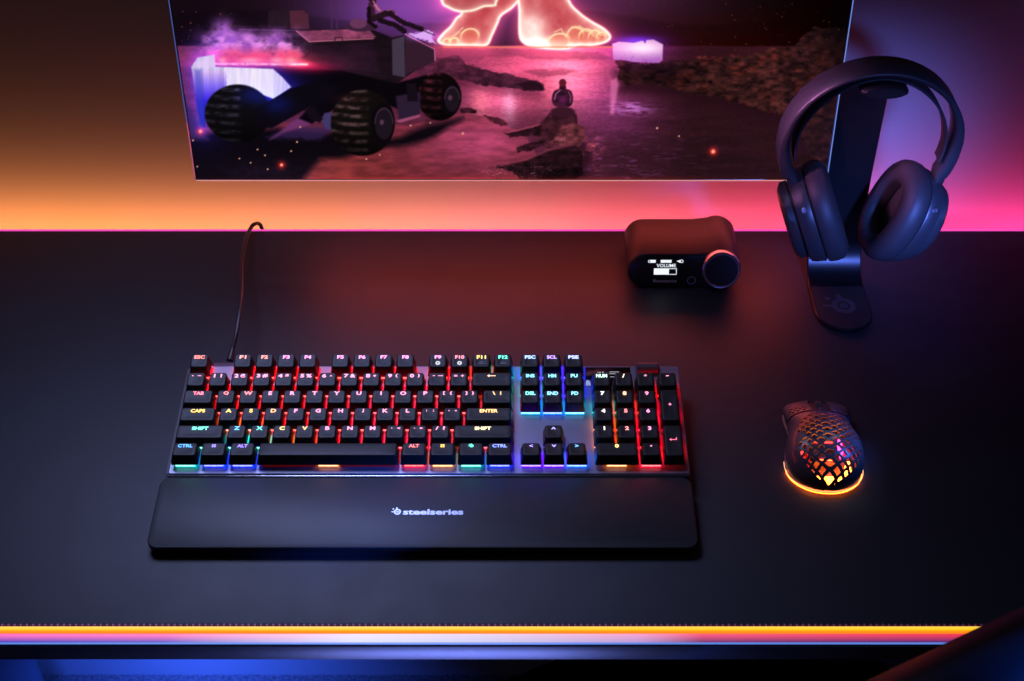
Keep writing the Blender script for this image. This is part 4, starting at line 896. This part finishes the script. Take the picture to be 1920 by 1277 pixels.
for k in range(49):
    a = -14 + 208 * k / 48; s_ = max(0, math.sin(R(a)))
    pth.append((HX + (66.5 - 1.5 * s_) * math.cos(R(a)), HZ + 1 + 66.0 * math.sin(R(a)) + 3.5 * s_ ** 4, 8.0 + 3.5 * s_))
strap(pth, 12, 2.4, mb, 0.8); mb.build('suspension_strap', soft_m, hp, HM, smooth=50)
cupC = at(1527, 400, Y=HY); off = HX - cupC.x
for sgn in (-1, 1):
    Cc = Vector((HX + sgn * off + (7 if sgn > 0 else 0), HY, cupC.z)); n_ = Vector((-sgn * 0.93, -0.02, 0.367)).normalized(); L = Vector((sgn * 0.367, 0, 0.93)); L = (L - n_ * L.dot(n_)).normalized(); B = n_.cross(L)
    def oval(o, rl, rb, k=40, p=2.3):
        out = []
        for i in range(k):
            a = 2 * math.pi * i / k; c_, s_ = math.cos(a), math.sin(a)
            out.append(Cc + n_ * o + L * (rl * math.copysign(abs(c_) ** (2 / p), c_)) + B * (rb * math.copysign(abs(s_) ** (2 / p), s_)))
        return out
    mb = MB(); mb.loft([oval(-15.2, 40, 34), oval(-14, 43, 37), oval(-9, 44.5, 38.5), oval(-1.6, 46, 40), oval(-0.4, 45.4, 39.4)])
    cup = mb.build('earcup', shell_m, hp, HM, smooth=40)
    mb = MB(); mb.loft([oval(-27.5, 24, 20, p=2), oval(-27.2, 32, 27, p=2), oval(-25.6, 36, 31, p=2), oval(-22.5, 37.5, 32.5), oval(-16.8, 37.5, 32.5), oval(-16.5, 36.0, 31), oval(-15.3, 36, 31)])
    mb.build('cover_plate', shell_m, cup, None, smooth=40)
    mb = MB(); mb.loft([oval(0, 43.5, 38), oval(0.8, 46.2, 40.6), oval(3, 47.6, 42), oval(9, 48.4, 42.8), oval(15, 47.6, 42), oval(19, 44.6, 39), oval(21.4, 40.0, 34.5), oval(22, 35, 29.5), oval(21, 30, 24.5), oval(17.5, 27, 21.6), oval(8, 26, 20.8)], cap1=False)
    mb.build('ear_cushion', soft_m, cup, None, smooth=60)
    mb = MB(); mb.loft([oval(5.0, 27.5, 22), oval(6.5, 27.5, 22)]); mb.build('speaker_cloth', mat('speaker_cloth', (0.012, 0.012, 0.014), 0.85, bump=0.5, bscale=2500), cup, None, smooth=0)
    pe = arcp(76, 74, -24, -20, 1)[0] if sgn > 0 else arcp(76, 74, 200, 204, 1)[-1]
    p0 = Vector((pe[0] - sgn * 1.0, HY, pe[1] + 3)); p1 = Cc + L * 42 - n_ * 10
    mb = MB(); d0 = (p1 - p0)
    seg = []
    for q, hw_, th in ((-0.12, 8.2, 7.0), (0.15, 8.6, 9.0), (0.6, 8.4, 9.5), (0.95, 7.0, 8.5), (1.05, 5.0, 5.0)):
        seg.append(((p0 + d0 * q).x, (p0 + d0 * q).z, hw_, th))
    strap(seg, 7, 7, mb, 1.6); mb.build('yoke', shell_m, hp, HM, smooth=50)
    mb = MB(); bp_ = Cc + L * 30 - B * (-1 if (B.y > 0) else 1) * 0
    fr = B if B.y < 0 else -B
    pos = Cc - n_ * 7 + (L * 29.6 + fr * 32.0)
    mb.cyl(pos - fr * 1.5 + L * 0, (fr + L * 0.72).normalized(), 0, 0, 0, 20, prof=[(0, 2.8), (1.6, 2.8), (2.0, 2.2), (1.4, 1.9), (1.3, 0.2)])
    mb.build('hinge_screw', mat('screw_metal', (0.5, 0.52, 0.6), 0.3, metal=1.0), cup, None, smooth=30)
for o in list(hp.children):                # sub-parts of the cups keep world positions through their cup
    pass

# ================================================================== MOUSE
MX, MY = 264.0, 773.0
ms = thing('gaming_mouse', 'black honeycomb shell mouse glowing orange at its base', 'mouse', (MX, MY, 0), (0, 0, R(-3.0)))
LEN = 112.0; ms.scale = (1, 0.857, 1)
def mw(s):                                 # half width along the length, 0 rear .. 1 front
    return 33.5 * (np.clip(1 - (np.abs(s - 0.34) / 0.345) ** 2.6, 0, 1) ** 0.42 if False else 1) * 1.0
def half_w(s):
    s = np.asarray(s, float)
    rear = np.where(s < 0.30, (1 - ((0.30 - s) / 0.30) ** 2.25) ** 0.5, 1.0)
    waist = 33.2 - 4.8 * np.exp(-((s - 0.66) / 0.16) ** 2) - 3.2 * np.clip((s - 0.45) / 0.55, 0, 1)
    nose = np.where(s > 0.93, (1 - ((s - 0.93) / 0.075) ** 2.6 * 0.42), 1.0)
    return np.maximum(rear * waist * nose, 0.8)
def top_h(s):
    s = np.asarray(s, float)
    h = 36.5 * np.clip(1 - np.abs((0.42 - s) / 0.421) ** 2.3, 0, 1) ** 0.5
    f = 36.5 - 20.0 * np.clip((s - 0.42) / 0.58, 0, 1) ** 1.55
    return np.maximum(np.where(s < 0.42, h, f), 4.6)
def surf(s, th, lift=0.0):
    """point of the shell; th runs 0 (right side) to pi (left side)"""
    w_, h = half_w(s) + lift, top_h(s) + lift
    c, q = np.cos(th), np.sin(th); pw = 0.80; ph = 0.62
    x = w_ * np.sign(c) * np.abs(c) ** pw; z = 4.0 + (h - 4.0) * np.abs(q) ** ph
    side = 1 - 0.05 * np.clip(1 - z / 20, 0, 1)
    return x * side, s * LEN, z
def grid_mesh(name, s_arr, th_arr, mats, keep=None, lift=0.0, thick=1.3, parent=None):
    Sg, Tg = np.meshgrid(s_arr, th_arr, indexing='ij')
    x, y, z = surf(Sg, Tg, lift); x2, y2, z2 = surf(Sg, Tg, lift - thick)
    y2 = np.clip(y2, thick, LEN - 0.2)
    n, m = Sg.shape; idx = np.arange(n * m).reshape(n, m)
    sc2 = (Sg[:-1, :-1] + Sg[1:, 1:]) / 2; tc2 = (Tg[:-1, :-1] + Tg[1:, 1:]) / 2
    k = keep(sc2, tc2) if keep else np.ones_like(sc2, bool)
    q = np.stack([idx[:-1, :-1], idx[:-1, 1:], idx[1:, 1:], idx[1:, :-1]], -1)
    off = n * m; F = [tuple(r) for r in q[k]] + [tuple(r[::-1] + off) for r in q[k]]
    kp = np.pad(k, 1)
    for di, dj, a, b_ in ((-1, 0, 0, 1), (1, 0, 2, 3), (0, -1, 3, 0), (0, 1, 1, 2)):   # walls of the openings
        nb = kp[1 + di:kp.shape[0] - 1 + di, 1 + dj:kp.shape[1] - 1 + dj]
        for r in q[k & ~nb]: F.append((r[b_], r[a], r[a] + off, r[b_] + off))
    V_ = np.concatenate([np.stack([x, y, z], -1).reshape(-1, 3), np.stack([x2, y2, z2], -1).reshape(-1, 3)]) * S
    me = bpy.data.meshes.new(name); me.from_pydata(V_.tolist(), [], [tuple(int(i) for i in f) for f in F]); me.validate()
    finish(me, mats, 50)
    return mesh_obj(name, me, parent)
mshell = mat('mouse_shell', (0.065, 0.062, 0.072), 0.32, noise=0.03, nscale=80, spec=0.6)
def arc_x(s, th):
    return surf(s, th)[0]
def holes(s, th):
    x, y, z = surf(s, th)
    w_ = half_w(s); a = (math.pi / 2 - th) * 0.74 * w_; xr = x / w_   # length across the back
    y_ = y + 0.15 * np.abs(a)
    L_, P_ = 8.8, 7.0
    p = (a / P_ + y_ / L_) % 1; q = (a / P_ - y_ / L_) % 1
    hole = (p > 0.15) & (p < 0.85) & (q > 0.15) & (q < 0.85)
    reg = ((np.abs(xr - 0.05) / 0.80) ** 3.2 + (np.abs(y - 40) / 38.8) ** 5) < 1
    logo = (((a + 17) / 5.2) ** 2 + ((y - 42) / 5) ** 2 < 1) | (((a - 17) / 5.2) ** 2 + ((y - 36) / 5) ** 2 < 1)
    return ~(hole & reg & ~logo)
ss = np.concatenate([np.linspace(0.0012, 0.06, 36), np.linspace(0.063, 0.735, 270)]); tt = np.linspace(0.0, math.pi, 330)
grid_mesh('shell', ss, tt, mshell, holes, parent=ms)
def bt_keep(lo, hi):
    def f(s, th):
        x, y, z = surf(s, th); a = (math.pi / 2 - th) * 24.0
        p = (a / 5.2 + y / 6.4) % 1; q = (a / 5.2 - y / 6.4) % 1
        hole = (p > 0.2) & (p < 0.8) & (q > 0.2) & (q < 0.8)
        reg = (y > 85) & (y < 95) & (np.abs(a) > 8) & (np.abs(a) < 25)
        return ~(hole & reg)
    return f
sb = np.linspace(0.742, 1.0, 80)
for t0, t1 in ((0.28, math.pi / 2 - 0.22), (math.pi / 2 + 0.22, math.pi - 0.28)):
    grid_mesh('click_button', sb, np.linspace(t0, t1, 70), mshell, bt_keep(t0, t1), lift=0.7, thick=1.6, parent=ms)
grid_mesh('front_housing', np.linspace(0.737, 0.985, 30), np.linspace(0, math.pi, 60), mat('mouse_inner', (0.012, 0.012, 0.016), 0.45), None, lift=-1.4, thick=1.0, parent=ms)
mb = MB(); mb.cyl((-2.9, 100, 15.2), (1, 0, 0), 0, 0, 0, 40, prof=[(0, 7.2), (0.8, 8.6), (5.0, 8.6), (5.8, 7.2)])
mb.build('scroll_wheel', mat('wheel_rubber', (0.05, 0.055, 0.07), 0.4, bump=0.6, bscale=1800), ms)
mb = MB(); mb.box(-1.9, 1.9, 79, 89, 25.5, 28.6, bev=1.2); mb.build('mode_button', mshell, ms)
# floor pan, light ring, inner works with their lamps
mb = MB(); rr_ = []
sv = np.concatenate([np.linspace(0.0012, 0.08, 10), np.linspace(0.12, 0.985, 26)])
def base_ring(k, z):
    w_ = half_w(sv) * k
    return [(w_[i], sv[i] * LEN, z) for i in range(len(sv))] + [(-w_[i], sv[i] * LEN, z) for i in range(len(sv) - 1, -1, -1)]
mb.loft([base_ring(0.93, 0.4), base_ring(0.965, 2.2)]); mb.build('base', mat('mouse_base', (0.3, 0.16, 0.12), 0.5), ms)
nr = 48; sr = np.linspace(0, 1, nr)
def ring_path(k, z, smax=0.34):
    out = []
    for i in range(nr + 1):
        a = -1 + 2 * i / nr; s_ = 0.0012 + smax * abs(a) ** 1.9; out.append((float(half_w(s_)) * k * (1 if a > 0 else -1) if abs(a) > 1e-6 else 0.0, s_ * LEN - (0.5 if abs(a) < 0.4 else 0.2), z))
    return out
mb = MB(); mb.tube(ring_path(1.0, 3.3), 0.3, 8); mb.build('light_ring', glow('mouse_ring', (1.0, 0.50, 0.22), 1.7), ms)
mb = MB(); mb.tube(ring_path(0.97, 1.1, 0.26), 0.5, 6); mb.build('spill_emitter', glow('mouse_under', (1.0, 0.10, 0.008), 16.0), ms)  # added emitter for the orange spill below the ring
mb = MB(); mb.box(-13, 13, 30, 84, 2.4, 12, bev=2); mb.build('circuit_block', mat('mouse_board', (0.12, 0.05, 0.04), 0.5), ms)
def lamp(x0, x1, y0, y1, z0, z1, nm, c, s_):
    mb = MB(); mb.box(x0, x1, y0, y1, z0, z1, bev=0.4, seg=1); mb.build('inner_lamp', glow(nm, c, s_), ms)
lamp(-18, 18, 9, 12, 3, 11, 'lamp_orange', (1, 0.20, 0.015), 22); lamp(17, 20, 17, 30, 3, 14, 'lamp_orange', (1, .20, .015), 22)
lamp(-18, -16, 28, 50, 3, 7, 'lamp_red', (1, 0.02, 0.02), 9); lamp(15, 17, 46, 66, 3, 12, 'lamp_magenta', (1, 0.04, 0.42), 8)
lamp(-6, 6, 31, 33, 12.2, 13.0, 'lamp_deep', (1, 0.05, 0.01), 16); lamp(-9, 9, 56, 58, 12.2, 12.9, 'lamp_red', (1, 0.02, 0.02), 9); lamp(-28.5, -27, 36, 60, 2.4, 4.5, 'lamp_violet', (0.75, 0.01, 0.7), 6.0)

# ================================================================== OFFICE CHAIR (only its arm and seat reach the picture)
ch = thing('office_chair', 'dark chair with padded arm in front of the desk', 'chair', (600, 300, FLOOR))
CM = T(-600, -300, -FLOOR)
lea = mat('chair_leather', (0.004, 0.003, 0.0035), 0.42, spec=0.12, bump=0.2, bscale=300, noise=0.05, nscale=40)
p0 = at(1703 - 246, 1394 + 127, z=180); p1 = at(1992, 1262, z=215); p2 = at(2348, 1102, z=250)
mb = MB(); pa = spline([p0, (p0 + p1) / 2, p1, p2], 8); mb.tube(pa, [24 + 16 * min(1, i / 5) for i in range(len(pa))], 28)
mb.build('armrest', lea, ch, CM)
mb = MB(); pm = p1 + Vector((60, -30, -30)); mb.tube([pm, Vector((pm.x + 30, pm.y, -120)), Vector((pm.x, pm.y + 20, -420))], 16, 14); mb.build('arm_post', mat('chair_post', (0.02, 0.02, 0.022), 0.4), ch, CM)
mb = MB(); q = [at(1075, 1222, z=-400), at(1632, 1222, z=-400), at(1722, 1300, z=-400), at(1760, 1420, z=-400), at(760, 1420, z=-400), at(905, 1290, z=-400)]
mb.loft([[(v_.x, v_.y, z) for v_ in q] for z in (-450, -402)]); 
mb.build('seat', mat('chair_seat', (0.03, 0.002, 0.003), 0.6), ch, CM, smooth=20)
mb = MB(); mb.tube([(q[0].x + 150, 520, -452), (q[0].x + 150, 520, FLOOR + 60)], 26, 16); mb.tube([(pm.x, pm.y + 20, -420), (q[0].x + 200, 520, -440)], 12, 10)
mb.build('pillar', mat('chair_post', (0.02, 0.02, 0.022), 0.4), ch, CM)
mb = MB()
for k in range(5):
    a = R(72 * k + 20); mb.tube([(q[0].x + 150, 520, FLOOR + 70), (q[0].x + 150 + 260 * math.cos(a), 520 + 260 * math.sin(a), FLOOR + 30)], [20, 12], 10)
mb.build('star_base', mat('chair_post', (0.02, 0.02, 0.022), 0.4), ch, CM)
for k in range(5):
    mb = MB(); a = R(72 * k + 20); mb.cyl((q[0].x + 140 + 262 * math.cos(a), 520 + 262 * math.sin(a), FLOOR + 26), (1, 0, 0), 25, 25, 22, 20)
    mb.build('castor', mat('chair_post', (0.02, 0.02, 0.022), 0.4), ch, CM)
# ================================================================== LAMPS
def area(name, loc, target, sx, sy, color, power, spread=180):
    l = bpy.data.lights.new(name, 'AREA'); l.shape = 'RECTANGLE'; l.size = sx * S; l.size_y = sy * S
    l.color = color; l.energy = power; l.spread = R(spread)
    o = bpy.data.objects.new(name, l); COL.objects.link(o); o.location = Vector(loc) * S
    d = (Vector(target) - Vector(loc)); o.rotation_euler = d.to_track_quat('-Z', 'Y').to_euler()
    return o
# strip of coloured lamps behind the rear edge of the desk, washing up the wall
stops = [(-1000, (1, .28, .08)), (-480, (1, .31, .085)), (-250, (1, .28, .12)), (-60, (1, .26, .20)), (60, (1, .18, .19)), (180, (1, .10, .14)), (330, (1, .075, .18)), (480, (1, .05, .25)), (1000, (1, .05, .38))]
def ramp(x):
    for (a, c), (b, d) in zip(stops[:-1], stops[1:]):
        if a <= x <= b:
            t = (x - a) / (b - a); return tuple(p + (q - p) * t for p, q in zip(c, d))
for k in range(17):
    x = -960 + 120 * k
    area('wall_strip_lamp', (x, 1163, -72), (x, 1230, -52), 122, 8, ramp(x), 0.165, 142)
area('violet_wall_fill', (820, 1130, 330), (800, 1225, 150), 520, 60, (.17, .18, 1), 0.085, 110)  # added unseen lamp tinting the upper right of the wall
# lavender soft lamp above the monitor, the main sheen on desk, frame and wrist rest
area('soft_lamp', (-310, 1150, 800), (-230, 700, 0), 440, 400, (.42, .49, 1.0), 2.2, 80)
# added coral lamp, unseen, making the red sheen on the desk
area('red_sheen_fill', (50, 1150, 78), (50, 1040, 0), 520, 30, (1.0, .11, .09), 0.36, 165)
# blue lamp on the headphones; added spots for highlights on mouse and head band
area('blue_lamp', (430, 300, 430), (362, 1030, 105), 110, 110, (.11, .20, 1.0), 0.30, 20)
area('mouse_side_fill', (450, 735, 300), (286, 812, 20), 40, 40, (.05, .18, 1.0), 0.012, 9)
area('band_sheen_fill', (-60, 930, 420), (250, 1030, 215), 80, 80, (.9, .28, .80), 0.06, 14)
area('mouse_highlight_fill', (430, 1130, 560), (285, 800, 30), 40, 40, (.7, .78, 1.0), 0.0005, 5)
# blue lamp under the desk; unseen lamps added for front panel and leg
area('under_desk_lamp', (-450, 1040, -640), (-455, 1200, -890), 120, 80, (.04, .12, 1.0), 0.6, 110)
area('front_panel_fill', (-70, 330, -420), (-80, 630, -15), 260, 200, (.20, .26, 1.0), 0.6, 60)
area('leg_fill', (-500, 700, -500), (-480, 1100, -800), 100, 100, (.03, .11, 1.0), 0.8, 60)
area('arm_streak_fill', (560, 220, 430), (300, 425, 225), 40, 40, (.01, .12, 1.0), 0.7, 16)  # added unseen lamp for a blue streak on the armrest
